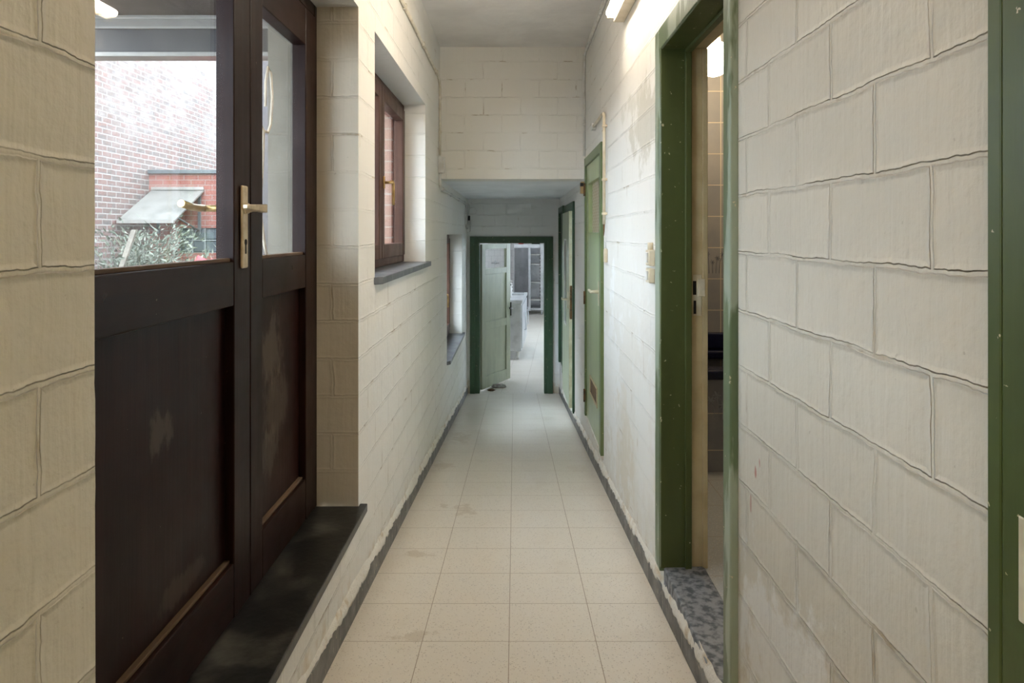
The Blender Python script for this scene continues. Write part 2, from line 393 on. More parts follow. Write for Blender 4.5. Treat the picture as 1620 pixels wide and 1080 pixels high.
mat_gold = plain('gold_metal', (.62, .42, .18), .35, .7, col2=(.48, .31, .12), scale=25)
mat_black = plain('black_metal', (.012, .012, .013), .4, .3)
mat_dark = plain('dark_void', (.006, .005, .004), .8)
mat_rust = plain('rusty_steel', (.20, .11, .05), .6, .5, col2=(.08, .05, .03), scale=30)
mat_pipe = plain('painted_conduit', (.72, .67, .57), .45, col2=(.62, .56, .45), scale=14)
mat_pipew = plain('white_conduit', (.70, .69, .66), .5, col2=(.60, .58, .54), scale=14)
mat_ivory = plain('ivory_plastic', (.70, .62, .47), .4, col2=(.62, .53, .38), scale=14)
mat_white = plain('white_plastic', (.74, .73, .70), .4)
mat_glass = glass_mat('pane_glass', haze=.014)
mat_glassw = glass_mat('window_glass', haze=.012)
mat_steel = plain('stainless_steel', (.62, .64, .67), .34, .75, col2=(.50, .52, .55), scale=6)
mat_steeld = plain('brushed_steel_door', (.22, .225, .24), .30, .85, col2=(.17, .175, .19), scale=5)
mat_ktile = brick_mat('white_wall_tiles', 'x', .15, .15, (.80, .81, .82), (.84, .85, .86), (.50, .52, .54), .0035, bump=.001)
mat_nb = brick_mat('old_whitewashed_brick', 'y', .20, .072, (.105, .034, .023), (.055, .032, .024), (.195, .177, .16), .010, wash=(.18, .16, .145), grey=(.032, .029, .027))
mat_ab = brick_mat('red_annex_brick', 'x', .20, .072, (.185, .038, .021), (.22, .050, .028), (.22, .19, .165), .005)
mat_fb = brick_mat('red_facade_brick', 'x', .20, .072, (.27, .080, .045), (.32, .105, .058), (.36, .33, .29), .006)
mat_fby = brick_mat('red_facade_face', 'y', .20, .072, (.42, .14, .09), (.50, .18, .11), (.60, .56, .50), .006)
mat_render = plain('grey_cement_render', (.20, .178, .142), .85, col2=(.16, .142, .112), scale=6, bump=.002, bscale=50)
mat_pave = plain('courtyard_paving', (.12, .112, .10), .9, col2=(.075, .07, .062), scale=4, bump=.004)
mat_sheet = plain('weathered_awning_sheet', (.165, .154, .136), .55, col2=(.095, .092, .08), scale=4.0, lo=.40, hi=.75)
mat_beam = plain('dark_canopy_timber', (.055, .040, .035), .5, col2=(.085, .065, .058), scale=7)
mat_beamg = plain('grey_canopy_profile', (.20, .185, .165), .5, col2=(.165, .15, .135), scale=7)
mat_edge = plain('pale_metal_strip', (.30, .28, .25), .4, .3)
mat_zinc = plain('dark_zinc', (.13, .14, .14), .5, .4)
mat_vine = plain('dried_vine_bark', (.62, .52, .40), .8, col2=(.5, .4, .3), scale=30)
mat_red = plain('red_plastic', (.45, .022, .028), .35, col2=(.36, .015, .02), scale=6)
mat_leaves = plain('grey_green_leaves', (.066, .080, .050), .6, col2=(.15, .157, .118), scale=9.0)
mat_stem = plain('dry_stems', (.20, .165, .115), .8, col2=(.12, .092, .06), scale=20)
mat_stake = plain('weathered_timber_stake', (.19, .165, .13), .8, col2=(.13, .11, .085), scale=10)
mat_tube = emit_mat('fluorescent_tube', (1.0, .895, .75), 29.0)
mat_filltube = emit_mat('warm_fill_tube', (1.0, .87, .67), 29.0)
mat_globe = emit_mat('lit_globe', (1.0, .80, .52), 22.0)
mat_kfilltube = emit_mat('kitchen_fill_tube', (.90, .95, 1.0), 58.0)
mat_lattice = None

def bath_tile_mat(name, axis):
    m, nt, b = newmat(name)
    co = COORD(nt); s = SEP(nt, co)
    u = s[0] if axis == 'x' else s[1]
    uv = COMB(nt, M_(nt, 'ADD', u, 4.0 - .287 + .0), M_(nt, 'ADD', s[2], 4.0 - .02))
    bk = N(nt, 'ShaderNodeTexBrick', {'Vector': uv, 'Scale': 1.0, 'Mortar Size': .003, 'Mortar Smooth': .2, 'Brick Width': .20, 'Row Height': .195,
                                      'Color1': (.28, .27, .27), 'Color2': (.34, .325, .32), 'Mortar': (.62, .53, .42)}, offset=0.0)
    cl = RAMP(nt, NOISE(nt, co, 7.0, 4.0), .35, .7)
    c = MIX(nt, M_(nt, 'MULTIPLY', M_(nt, 'MULTIPLY', cl, M_(nt, 'SUBTRACT', 1.0, bk.outputs[1])), .5), bk.outputs[0], (.22, .23, .26))
    L(nt, c, b, 'Base Color'); b.inputs['Roughness'].default_value = .5; b.inputs['Specular IOR Level'].default_value = .25
    L(nt, BUMP(nt, M_(nt, 'SUBTRACT', 1.0, bk.outputs[1]), .5, .002), b, 'Normal')
    return m
mat_btile = bath_tile_mat('grey_marbled_tiles', 'x')
mat_btiley = bath_tile_mat('grey_marbled_tiles_side', 'y')
mat_bfloor = tile_floor('bath_floor_tiles', .33, (.0, .1), rot=.0, col=(.44, .46, .47), dirt=False)
mat_motif = plain('dark_flower_print', (.10, .11, .14), .3)
mat_motif2 = plain('pale_flower_print', (.36, .36, .38), .3)
mat_navy = plain('navy_enamel', (.010, .012, .035), .12)

# ------------------------------------------------------------------ setting: floors, walls, ceilings
XL, XR = -.60, .569
YB = -1.7
m = MB(); m.slope(XL, XR, YB, 8.72, -.06, 0)
struct('floor', m, mat_floor, 'cream speckled terrazzo tile floor sloping down the corridor', 'floor')
m = MB(); m.box(-2.2, 2.6, 8.72, 18.0, -.90, -.84)
struct('floor_kitchen', m, mat_kfloor, 'pale tiled floor of the kitchen beyond the far green doorway', 'floor')

DOOR = (.985, 2.647, .09, 2.047)      # y0 y1 z0 z1
WIN1 = (2.958, 4.637, .975, 2.045)
WIN2 = (6.11, 7.85, .03, 1.17)
wl = slab_with_holes(-.80, XL, YB, 8.86, -1.2, 2.80, [DOOR, WIN1, WIN2])
for ue, am in ((DOOR[0], .0045),):
    ed = [e for e in wl.bm.edges if all(abs(v.co.x - XL) < 1e-4 and abs(v.co.y - ue) < 1e-4 for v in e.verts) and abs(e.verts[0].co.z - e.verts[1].co.z) > .3 and len({round(f.normal.x) if f.normal.length else 0 for f in e.link_faces}) >= 0 and DOOR[2] - .01 <= min(v.co.z for v in e.verts) < 2.04]
    bmesh.ops.subdivide_edges(wl.bm, edges=ed, cuts=70)
    for v in wl.bm.verts:
        if abs(v.co.x - XL) < 1e-4 and abs(v.co.y - ue) < 1e-4 and DOOR[2] + .01 < v.co.z < 2.03:
            z = v.co.z; ph = ((z - 1.127) / .1436) % 1.0
            notch = max(0, 1 - min(ph, 1 - ph) / .06)
            v.co.y += (am * (noise.noise(Vector((z * 9, ue, 0))) + .5 * noise.noise(Vector((z * 40, ue, 3)))) + (am * .9 * notch)) * (1 if ue < 1 else -1) * (-1)
wlo = struct('wall_left', wl, mat_wl, 'white painted block wall on the left with two windows and a glazed door', 'wall')
wlo.data.materials.append(mat_shaded_reveal)
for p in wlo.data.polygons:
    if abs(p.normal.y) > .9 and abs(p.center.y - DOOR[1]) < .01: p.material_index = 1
struct('wall_facade', slab_with_holes(-.93, -.80, YB, 8.86, -1.2, 2.80, [(1.0, 2.63, .05, 2.03), (2.99, 4.60, .93, 2.03), (6.14, 7.82, 0.0, 1.15)]), mat_fb,
       'red brick outer face of the corridor wall, seen through its windows', 'wall')
m = MB(); m.box(-.935, -.82, 2.612, 2.635, .05, 2.03)
struct('trim_1', m, mat_render, 'grey cement rendered outer reveal behind the narrow door leaf glass', 'trim')
WC = (1.79, 2.62, -.085, 1.885)
D3 = (4.46, 5.38, -.235, 1.72)
D4 = (6.56, 7.50, -.50, 1.43)
D5 = (7.93, 8.58, -.42, 1.46)
D7 = (-.20, .790, -.06, 1.95)
struct('wall_right', slab_with_holes(XR, .715, YB, 8.86, -1.2, 2.80, [WC, D3, D4, D5, D7]), mat_wr, 'white painted block wall on the right with green doors', 'wall')
m = MB(); m.box(XL, XR, 5.55, 5.80, 1.618, 2.68)
struct('wall_header', m, mat_we, 'cream painted block wall above the low part of the corridor', 'wall')
struct('wall_end', slab_with_holes(8.70, 8.86, XL, XR, -1.0, 1.70, [(-.55, .47, -.90, 1.13)], 'x'), mat_wend, 'pale wall around the far green kitchen doorway', 'wall')
m = MB(); m.box(-.80, .715, YB - .12, YB, -.3, 2.80)
struct('wall_back', m, mat_we, 'white block wall closing the corridor behind the camera', 'wall')
m = MB(); m.box(-.95, 2.2, YB - .12, 5.80, 2.68, 2.85)
struct('ceiling', m, mat_plaster, 'grey white plaster ceiling of the high part of the corridor', 'ceiling')
m = MB(); m.box(XL, XR, 5.80, 8.70, 1.618, 1.75)
struct('ceiling_low', m, mat_lowceil, 'low bluish white ceiling before the kitchen doorway', 'ceiling')

# skirting tiles and the crumbling mortar above them
for side, x0, x1 in (('left', XL, XL + .010), ('right', XR - .010, XR)):
    m = MB(); m.slope(x0, x1, YB, 8.69, 0.0, .088)
    struct('baseboard_' + side, m, mat_skirt, 'dark grey tile skirting along the %s corridor wall' % side, 'baseboard', .002)
def bead(x, sgn, y0, y1, name, lab, h0=.080, seed=0):
    bm = bmesh.new(); rows = []
    n = int((y1 - y0) / .018)
    for i in range(n + 1):
        y = y0 + (y1 - y0) * i / n
        a = noise.noise(Vector((y * 5.1 + seed, 1.3, 0))); b = noise.noise(Vector((y * 23 + seed, 4.7, 0))); c = noise.noise(Vector((y * 60 + seed, 9.1, 0)))
        w = max(.002, .009 + .006 * a + .005 * b + .003 * c)
        top = .040 + .022 * a + .009 * b
        top = max(.012, top)
        row = []
        for k, (fx, fh) in enumerate(((0, -.12), (1.0, -.08), (1.15, .15), (.95, .45), (.45, .85), (0, 1.0))):
            j = noise.noise(Vector((y * 40 + seed, k * 3.1, 2.0))) * .0025
            row.append(bm.verts.new((x + sgn * (w * fx + j * (k in (1, 2, 3, 4))), y, fz(y) + h0 + top * fh + j * .8)))
        rows.append(row)
    for i in range(n):
        for k in range(5):
            f = bm.faces.new((rows[i][k], rows[i + 1][k], rows[i + 1][k + 1], rows[i][k + 1])); f.smooth = True
    mm = MB(); mm.bm.free(); mm.bm = bm
    return struct(name, mm, mat_bead, lab, 'trim')
bead(XL, 1, YB, 8.66, 'trim_2', 'ragged mortar edge above the left skirting', seed=3)
bead(XR, -1, YB, 8.66, 'trim_3', 'ragged mortar edge above the right skirting', seed=31)

# ------------------------------------------------------------------ door_1: brown double door with stone sill
FX = -.755          # face of the leaves
d1 = empty('door_1', (FX, 1.82, .135), 'dark brown half glazed double door in the left wall recess', 'door', kind='structure')
r = R(d1)
m = MB()
m.box(-.825, FX - .004, .99, 1.055, .131, 2.046); m.box(-.825, FX - .004, 2.612, 2.6465, .131, 2.046); m.box(-.825, FX - .004, 1.055, 2.612, 2.000, 2.046)
r.add('door_frame', m, mat_wood, .004)
def leaf(y0, y1, s0, s1, name):
    m = MB()
    m.box(FX - .05, FX, y0, y0 + s0, .14, 1.995); m.box(FX - .05, FX, y1 - s1, y1, .14, 1.995)
    lf = r.add(name, m, mat_wood, .003)
    m = MB()
    m.box(FX - .049, FX - .0008, y0 + s0, y1 - s1, .14, .288); m.box(FX - .049, FX - .0008, y0 + s0, y1 - s1, .982, 1.100); m.box(FX - .049, FX - .0008, y0 + s0, y1 - s1, 1.86, 1.995)
    r.add('door_rail', m, mat_rail, .003, lf)
    m = MB(); m.box(FX - .040, FX - .026, y0 + s0 - .004, y1 - s1 + .004, .284, .986)
    r.add('lower_panel', m, mat_panel, 0, lf)
    m = MB(); m.box(FX - .033, FX - .028, y0 + s0 - .004, y1 - s1 + .004, 1.096, 1.864)
    r.add('glass_pane', m, mat_glass, 0, lf)
    m = MB()
    a, b = y0 + s0, y1 - s1
    m.box(FX - .028, FX - .010, a, b, 1.1, 1.110); m.box(FX - .028, FX - .012, a, b, .288, .297)
    r.add('glazing_bead', m, mat_lit_bead, .002, lf)
    return lf
lf1 = leaf(1.058, 1.968, .112, .112, 'door_leaf')
lf2 = leaf(1.972, 2.608, .094, .115, 'door_leaf')
# handle plate and levers
m = MB(); m.box(FX, FX + .009, 1.892, 1.932, 1.080, 1.309)
pl = r.add('handle_plate', m, mat_brass, .006, lf1)
m = MB(); m.box(FX + .008, FX + .0095, 1.908, 1.917, 1.12, 1.152); m.lathe([(.009, 0), (.009, .0018)], (FX + .008, 1.9125, 1.152), 'x', 14)
r.add('keyhole', m, mat_dark, 0, lf1)
m = MB(); m.lathe([(.016, 0), (.016, .006), (.012, .012), (.0095, .02), (.0095, .05)], (FX + .008, 1.912, 1.246), 'x', 18)
m.hexa([(FX + .050, 1.787, 1.240), (FX + .064, 1.787, 1.240), (FX + .066, 1.925, 1.234), (FX + .046, 1.925, 1.234),
        (FX + .050, 1.787, 1.252), (FX + .064, 1.787, 1.252), (FX + .066, 1.925, 1.258), (FX + .046, 1.925, 1.258)])
r.add('lever_handle', m, mat_brass, .003, lf1)
m = MB(); m.lathe([(.0095, 0), (.0095, .055)], (FX - .105, 1.912, 1.246), 'x', 14)
m.tube([(FX - .105, 1.918, 1.246), (FX - .108, 1.87, 1.246), (FX - .104, 1.83, 1.247), (FX - .104, 1.775, 1.254)], .010, 12)
r.add('outer_lever', m, mat_gold, 0, lf1, label='outer lever seen through the glass')
# stone sill
m = MB(); m.prism([(-.84, .992), (-.599, .992), (-.599, .40), (-.57, .40), (-.57, 2.672), (-.599, 2.672), (-.599, 2.6455), (-.84, 2.6455)], .100, .131)
r.add('stone_sill', m, mat_slate, .003, label='black stone sill with dust')
# dried tendrils clinging to the outside of the narrow leaf glass
dv = empty('dried_vine', (FX - .036, 2.07, 1.12), 'thin dried vine stem clinging to outside of narrow door leaf glass', 'plant')
rv = R(dv)
gx = FX - .036
m = MB(); m.tube([(gx, 2.098, 1.83), (gx, 2.12, 1.74), (gx, 2.10, 1.60), (gx, 2.13, 1.56), (gx, 2.15, 1.51), (gx, 2.17, 1.50), (gx, 2.165, 1.42), (gx, 2.145, 1.28), (gx, 2.15, 1.22), (gx, 2.18, 1.14), (gx, 2.20, 1.105)], .005, 6)
rv.add('stem', m, mat_vine)
m = MB(); m.tube([(gx, 2.17, 1.50), (gx, 2.21, 1.50), (gx, 2.235, 1.53), (gx, 2.25, 1.62), (gx, 2.235, 1.70), (gx, 2.21, 1.71), (gx, 2.19, 1.66), (gx, 2.188, 1.58)], .0045, 6)
rv.add('tendril', m, mat_vine)

# ------------------------------------------------------------------ windows in the left wall
def window(name, y0, y1, z0, z1, X, label, handle_z, sill_z, sill_y):
    w = empty(name, (X, (y0 + y1) / 2, z0), label, 'window', kind='structure')
    r = R(w); D = .065
    m = MB()
    m.box(X - D, X, y0 + .001, y0 + .055, z0, z1); m.box(X - D, X, y1 - .055, y1 - .001, z0, z1)
    r.add('window_frame', m, mat_winwood, .004)
    m = MB(); m.box(X - D, X - .001, y0 + .055, y1 - .055, z0, z0 + .055); m.box(X - D, X - .001, y0 + .055, y1 - .055, z1 - .05, z1)
    r.add('frame_rail', m, mat_winrail, .003)
    ym = (y0 + y1) / 2
    for a, b in ((y0 + .045, ym - .002), (ym + .002, y1 - .045)):
        S = .075 if name == 'window_1' else .052; zz0, zz1 = z0 + .045, z1 - .042
        m = MB(); m.box(X - .045, X + .012, a, a + S, zz0, zz1); m.box(X - .045, X + .012, b - S, b, zz0, zz1)
        s = r.add('sash', m, mat_winwood, .005)
        m = MB(); m.box(X - .045, X + .011, a + S, b - S, zz0, zz0 + .08); m.box(X - .045, X + .011, a + S, b - S, zz1 - S, zz1)
        r.add('sash_rail', m, mat_winrail, .004, s)
        m = MB(); m.box(X - .033, X - .027, a + S - .006, b - S + .006, zz0 + .075, zz1 - S + .005)
        r.add('glass_pane', m, mat_glassw, 0, s)
        if a > ym - .01:
            m = MB(); hy = a + .04
            m.box(X + .012, X + .020, hy - .014, hy + .014, handle_z - .035, handle_z + .035)
            r.add('handle_plate', m, mat_gold, .004, s)
            m = MB(); m.lathe([(.008, 0), (.008, .045)], (X + .018, hy, handle_z), 'x', 12)
            m.tube([(X + .058, hy, handle_z + .006), (X + .062, hy + .02, handle_z), (X + .062, hy + .028, handle_z - .03), (X + .062, hy + .028, handle_z - .125)], .009, 10)
            r.add('window_handle', m, mat_gold, 0, s, label='gold window handle')
    ya, yb = sill_y; x1 = XL + .032
    m = MB(); m.prism([(X - D, y0 + .002), (XL + .0005, y0 + .002), (XL + .0005, ya), (x1, ya + .05), (x1, yb), (XL + .0005, yb), (XL + .0005, y1 - .002), (X - D, y1 - .002)], sill_z - .032, sill_z)
    r.add('window_sill', m, mat_slate2, .003, label='grey slate window sill')
    return w
window('window_1', 2.960, 4.635, .992, 2.036, -.742, 'brown framed casement window with grey slate sill nearest the brown door', 1.462, .990, (2.935, 4.70))
window('window_2', 6.112, 7.848, .047, 1.168, -.742, 'dark framed low window in the left wall past the ceiling drop', .55, .045, (6.09, 7.93))
m = MB(); m.box(-.93, -.81, 4.56, 4.598, .935, 2.028)
struct('trim_4', m, mat_fb, 'red brick outer reveal seen through the brown casement window', 'trim')

# ------------------------------------------------------------------ door_2: bathroom doorway with green frame
P = XR - .021       # face of architraves
d2 = empty('door_2', (XR, 2.2, -.08), 'dark green painted doorway to the tiled bathroom, door standing open', 'door', kind='structure')
r = R(d2)
m = MB(); m.box(P, XR + .002, 1.752, 1.812, -.26, 1.952)
r.add('architrave', m, mat_greenw, .004, label='worn green board with pale rubbed patches')
m = MB(); m.box(P, XR + .002, 2.605, 2.688, -.10, 1.952)
r.add('architrave', m, mat_greenw, .004)
m = MB(); m.box(P + .0005, XR + .002, 1.752, 2.688, 1.872, 1.955)
r.add('architrave', m, mat_greenw, .004)
m = MB(); m.box(P + .002, .655, 2.590, 2.622, -.082, 1.885); m.box(P + .002, .655, 1.785, 1.800, -.082, 1.885); m.box(P + .004, .655, 1.800, 2.590, 1.868, 1.887)
m.box(.640, .664, 2.578, 2.591, -.082, 1.868); m.box(.640, .664, 1.80, 2.578, 1.855, 1.869)
r.add('door_jamb', m, mat_green, .003)
m = MB(); m.box(.664, .725, 2.597, 2.625, -.082, 1.885); m.box(.664, .725, 1.80, 2.597, 1.873, 1.89)
m.box(.708, .727, 2.590, 2.598, -.082, 1.873)
r.add('inner_jamb', m, mat_cream, .002, label='cream painted inner jamb')
zc = CZ - (455 - 370) * 2.6 / F
m = MB(); m.box(.672, .705, 2.594, 2.598, zc - .105, zc + .05); m.box(.690, .716, 2.587, 2.596, zc - .032, zc + .034)
sp = r.add('strike_plate', m, mat_creaml, .002)
m = MB(); m.box(.6715, .684, 2.5925, 2.5945, zc - .026, zc + .026); m.box(.674, .6835, 2.5925, 2.5945, zc - .098, zc - .048)
r.add('strike_hole', m, mat_dark, 0, sp)
m = MB(); m.box(XR - .006, .716, 1.80, 2.603, -.16, -.078)
r.add('threshold_stone', m, mat_blue, .006, label='blue grey stone threshold with dark stains')

# bathroom shell
m = MB(); m.box(.716, 2.0, 1.2, 4.5, -.16, -.085)
struct('floor_bathroom', m, mat_bfloor, 'pale bluish tiled bathroom floor behind the green door frame', 'floor')
m = MB(); m.box(.715, 2.1, 4.30, 4.38, -.2, 2.5)
struct('wall_bathroom', m, mat_btile, 'grey marbled tile wall at the back of the bathroom', 'wall')
m = MB(); m.box(2.0, 2.1, 1.2, 4.3, -.2, 2.5); m.box(.715, 2.1, 1.1, 1.2, -.2, 2.5)
struct('wall_bathroom_side', m, mat_btiley, 'grey tile side wall inside the bathroom', 'wall')
m = MB(); m.box(.715, 2.1, 1.1, 4.38, 2.45, 2.6)
struct('ceiling_bathroom', m, mat_plaster, 'plaster ceiling of the bathroom', 'ceiling')
bt = empty('bathtub', (1.3, 3.95, -.085), 'navy blue bathtub with grey tiled front in the bathroom', 'bathtub')
r = R(bt)
m = MB(); m.box(.716, 1.998, 3.65, 3.72, -.085, .405)
r.add('front_panel', m, mat_btile)
m = MB()
m.box(.716, 1.998, 3.62, 3.73, .405, .46); m.box(.716, 1.998, 4.22, 4.298, .405, .46); m.box(.716, .80, 3.73, 4.22, .405, .46); m.box(1.92, 1.998, 3.73, 4.22, .405, .46)
m.box(.74, 1.98, 3.75, 4.2, .05, .09)
m.box(.716, 1.998, 4.26, 4.299, .46, .565)
r.add('tub_rim', m, mat_navy, .015, seg=3)
def motif(parent_r, X, Y, z, s, nm, mat, kind):
    m = MB()
    for k in range(5):
        dx = (k - 2) * .022 * s; h = (.10 + .03 * math.sin(k * 2.1)) * s
        m.tube([(X + dx, Y, z), (X + dx * 1.15, Y, z + h * .6), (X + dx * 1.5, Y, z + h)], .0016, 5)
        for j in range(6):
            a = j * math.pi / 3 + k
            q = Vector((X + dx * 1.5, Y, z + h))
            m.tube([q, q + Vector((math.cos(a), 0, math.sin(a))) * (.016 if kind else .022) * s], .0015 if kind else .004, 5)
    return parent_r.add(nm, m, mat)
motif(r, 1.105, 3.649, .195, 1.0, 'flower_print', mat_motif2, 0)
# decor tile print on the wall
dt = empty('decor_tile', (1.245, 4.297, 1.0), 'wall tile printed with dark flower stalks in the bathroom', 'tile', kind='structure')
motif(R(dt), 1.235, 4.299, .93, .95, 'flower_print', mat_motif, 1)
gl = empty('globe_lamp', (1.07, 3.7, 2.115), 'glowing round globe lamp hanging high in the bathroom', 'lamp')
r = R(gl)
m = MB(); m.lathe([(.095 * math.sin(math.pi * (i + .02) / 14.04), -.095 * math.cos(math.pi * (i + .02) / 14.04)) for i in range(15)], (1.07, 3.7, 2.115), 'z', 28)
r.add('lamp_shade', m, mat_globe)
m = MB(); m.lathe([(.035, 2.205), (.035, 2.235), (.010, 2.245), (.010, 2.44), (.04, 2.445), (.04, 2.452)], (1.07, 3.7, 0), 'z', 16)
r.add('lamp_rod', m, mat_white)

# ------------------------------------------------------------------ door_3: green service door with vent
d3 = empty('door_3', (XR, 4.9, -.24), 'pale green narrow door with small patterned window and floor vent', 'door', kind='structure')
r = R(d3)
m = MB(); m.box(P, XR + .06, 4.39, 4.47, -.24, 1.765); m.box(P, XR + .06, 5.365, 5.42, -.24, 1.765); m.box(P + .001, XR + .06, 4.47, 5.365, 1.70, 1.765)
r.add('door_frame', m, mat_greend, .004)
m = MB(); X0, X1 = XR - .008, XR + .03
m.box(X0, X1, 4.472, 4.575, -.232, 1.698); m.box(X0, X1, 5.23, 5.363, -.232, 1.698); m.box(X0, X1, 4.575, 5.23, -.232, 1.185); m.box(X0, X1, 4.575, 5.23, 1.555, 1.698)
lf = r.add('door_leaf', m, mat_leaf)
def lattice_mat():
    m, nt, b = newmat('patterned_beige_glass')
    co = COORD(nt); s = SEP(nt, co)
    w1 = M_(nt, 'SINE', M_(nt, 'MULTIPLY', s[1], 105.0)); w2 = M_(nt, 'SINE', M_(nt, 'MULTIPLY', s[2], 145.0))
    k = RAMP(nt, M_(nt, 'MULTIPLY', w1, w2), .0, .5)
    L(nt, MIX(nt, k, (.62, .52, .40), (.42, .31, .20)), b, 'Base Color'); b.inputs['Roughness'].default_value = .2
    return m
m = MB(); m.box(XR + .022, XR + .028, 4.575, 5.23, 1.185, 1.555)
r.add('glass_pane', m, lattice_mat(), 0, lf, label='patterned beige glass')
m = MB(); X = X0 - .006
m.box(X, X0, 4.66, 5.10, -.005, .012); m.box(X, X0, 4.66, 5.10, .118, .135); m.box(X, X0, 4.66, 4.68, .012, .118); m.box(X, X0, 5.08, 5.10, .012, .118)
vg = r.add('vent_grille', m, mat_cream, .002, lf)
m = MB(); m.box(X0 - .0015, X0 + .001, 4.68, 5.08, .012, .118)
r.add('vent_mesh', m, mat_rust, 0, lf)
m = MB(); m.box(X0 - .008, X0, 4.535, 4.575, .70, .86)
m.lathe([(.012, 0), (.010, -.05)], (X0 - .008, 4.553, .793), 'x', 12); m.tube([(X0 - .055, 4.545, .793), (X0 - .057, 4.60, .793), (X0 - .055, 4.69, .793)], .0095, 10)
r.add('lever_handle', m, mat_creaml, .002, lf)
for zc in (1.52, .68, -.08):
    m = MB(); m.tube([(P - .004, 5.362, zc - .05), (P - .004, 5.362, zc + .05)], .008, 8)
    r.add('hinge', m, mat_rust)
m = MB(); m.box(XR - .012, XR + .03, 4.40, 5.41, -.27, -.24)
r.add('threshold', m, mat_bead, .004)

# ------------------------------------------------------------------ door_4 pale leaf, slightly proud of its frame
d4 = empty('door_4', (XR, 7.0, -.50), 'pale cream edged green door with lever handle under the low ceiling', 'door', kind='structure')
r = R(d4)
m = MB(); m.box(P, XR + .05, 6.50, 6.57, -.52, 1.485); m.box(P, XR + .05, 7.49, 7.57, -.52, 1.485); m.box(P + .001, XR + .05, 6.57, 7.49, 1.40, 1.485)
r.add('door_frame', m, mat_greene, .004)
X0, X1 = XR - .049, XR - .008
m = MB(); m.box(X0, X1, 6.60, 6.90, -.49, 1.395); m.box(X0, X1, 7.20, 7.47, -.49, 1.395); m.box(X0, X1, 6.90, 7.20, -.49, .26); m.box(X0, X1, 6.90, 7.20, 1.12, 1.395)
lf = r.add('door_leaf', m, mat_leafk, .002)
m = MB(); m.box(X0 + .001, X1 - .001, 6.596, 6.601, -.49, 1.395)
r.add('leaf_edge', m, mat_creaml, 0, lf, label='cream painted edge')
m = MB(); m.box(X0 + .02, X0 + .024, 6.9, 7.2, .26, 1.12)
r.add('glass_pane', m, plain('sea_green_glass', (.25, .46, .42), .15), 0, lf)
m = MB(); m.box(X0 - .003, X0 + .012, 6.895, 6.91, .26, 1.12); m.box(X0 - .003, X0 + .012, 7.19, 7.205, .26, 1.12); m.box(X0 - .003, X0 + .012, 6.91, 7.19, 1.11, 1.125); m.box(X0 - .003, X0 + .012, 6.91, 7.19, .255, .27)
r.add('glazing_bead', m, mat_white, 0, lf)
m = MB(); m.box(X0 + .011, X0 + .031, 6.592, 6.5965, .36, .68)
r.add('lock_plate', m, mat_rust, 0, lf)
m = MB(); m.box(X0 - .007, X0, 6.64, 6.68, .46, .62); m.lathe([(.010, 0), (.010, -.05)], (X0 - .006, 6.66, .545), 'x', 12); m.tube([(X0 - .053, 6.655, .545), (X0 - .056, 6.70, .545), (X0 - .054, 6.78, .545)], .010, 10)
r.add('lever_handle', m, mat_creaml, .002, lf)
m = MB(); m.tube([(P - .003, 7.475, 1.05), (P - .003, 7.475, 1.15)], .009, 8); r.add('hinge', m, mat_rust)

# ------------------------------------------------------------------ door_5 dark green raised hatch by the end wall
d5 = empty('door_5', (XR, 8.25, -.42), 'narrow dark green door with raised bottom beside the far doorway', 'door', kind='structure')
r = R(d5)
m = MB(); m.box(P, XR + .05, 7.87, 7.94, -.42, 1.50); m.box(P, XR + .05, 8.57, 8.64, -.42, 1.50); m.box(P + .001, XR + .05, 7.94, 8.57, 1.43, 1.50)
r.add('door_frame', m, mat_greene, .004)
m = MB(); m.box(XR + .004, XR + .04, 7.942, 8.568, -.418, 1.428)
r.add('door_leaf', m, mat_greene)

# ------------------------------------------------------------------ door_7 nearest frame on the right
d7 = empty('door_7', (XR, .5, -.05), 'dark green door frame at the right edge, nearest the camera', 'door', kind='structure')
r = R(d7)
m = MB(); m.box(P, XR + .002, .776, .800, -.2, 2.0); m.box(P, XR + .002, -.26, -.20, -.2, 2.0); m.box(P, XR + .002, -.2, .776, 1.93, 2.0)
m.box(P, XR + .10, .735, .776, -.06, 1.95)
r.add('door_frame', m, green_mat('near_green_paint', (.072, .102, .024)), .003)
m = MB(); m.box(P - .001, P + .02, .70, .749, .755, .87)
r.add('strike_plate', m, mat_creaml, .002, label='cream metal strike plate')
m = MB(); m.box(XR + .03, XR + .07, -.19, .735, -.05, 1.93)
r.add('door_leaf', m, mat_leaf)

# ------------------------------------------------------------------ door_6 kitchen doorway with open pale door
d6 = empty('door_6', (0, 8.7, -.84), 'dark green doorway to the kitchen at the far end of the corridor', 'door', kind='structure')
r = R(d6)
m = MB()
m.box(-.562, -.500, 8.672, 8.71, -.84, 1.143); m.box(.42, .483, 8.672, 8.71, -.84, 1.143); m.box(-.500, .42, 8.673, 8.71, 1.085, 1.143)
r.add('architrave', m, mat_greene, .004)
m = MB()
m.box(-.548, -.440, 8.69, 8.84, -.84, 1.128); m.box(.375, .468, 8.69, 8.84, -.84, 1.128); m.box(-.44, .375, 8.69, 8.84, 1.058, 1.128)
r.add('door_jamb', m, mat_greene, .004)
kd = empty('kitchen_door', (-.432, 8.80, -.83), 'pale green panelled door standing ajar in the far doorway', 'door', rz=math.radians(63.5))
class LR:
    def __init__(self, root): self.root = root
    def add(self, name, mb, mat, bevel=0, parent=None, label=None):
        o = mb.build(name, mat, parent or self.root, bevel)
        if label: o['label'] = label
        return o
q = LR(kd)
Z0 = .83
m = MB()
m.box(0, .09, -.02, .02, .015, Z0 + 1.045); m.box(.685, .80, -.02, .02, .015, Z0 + 1.045)
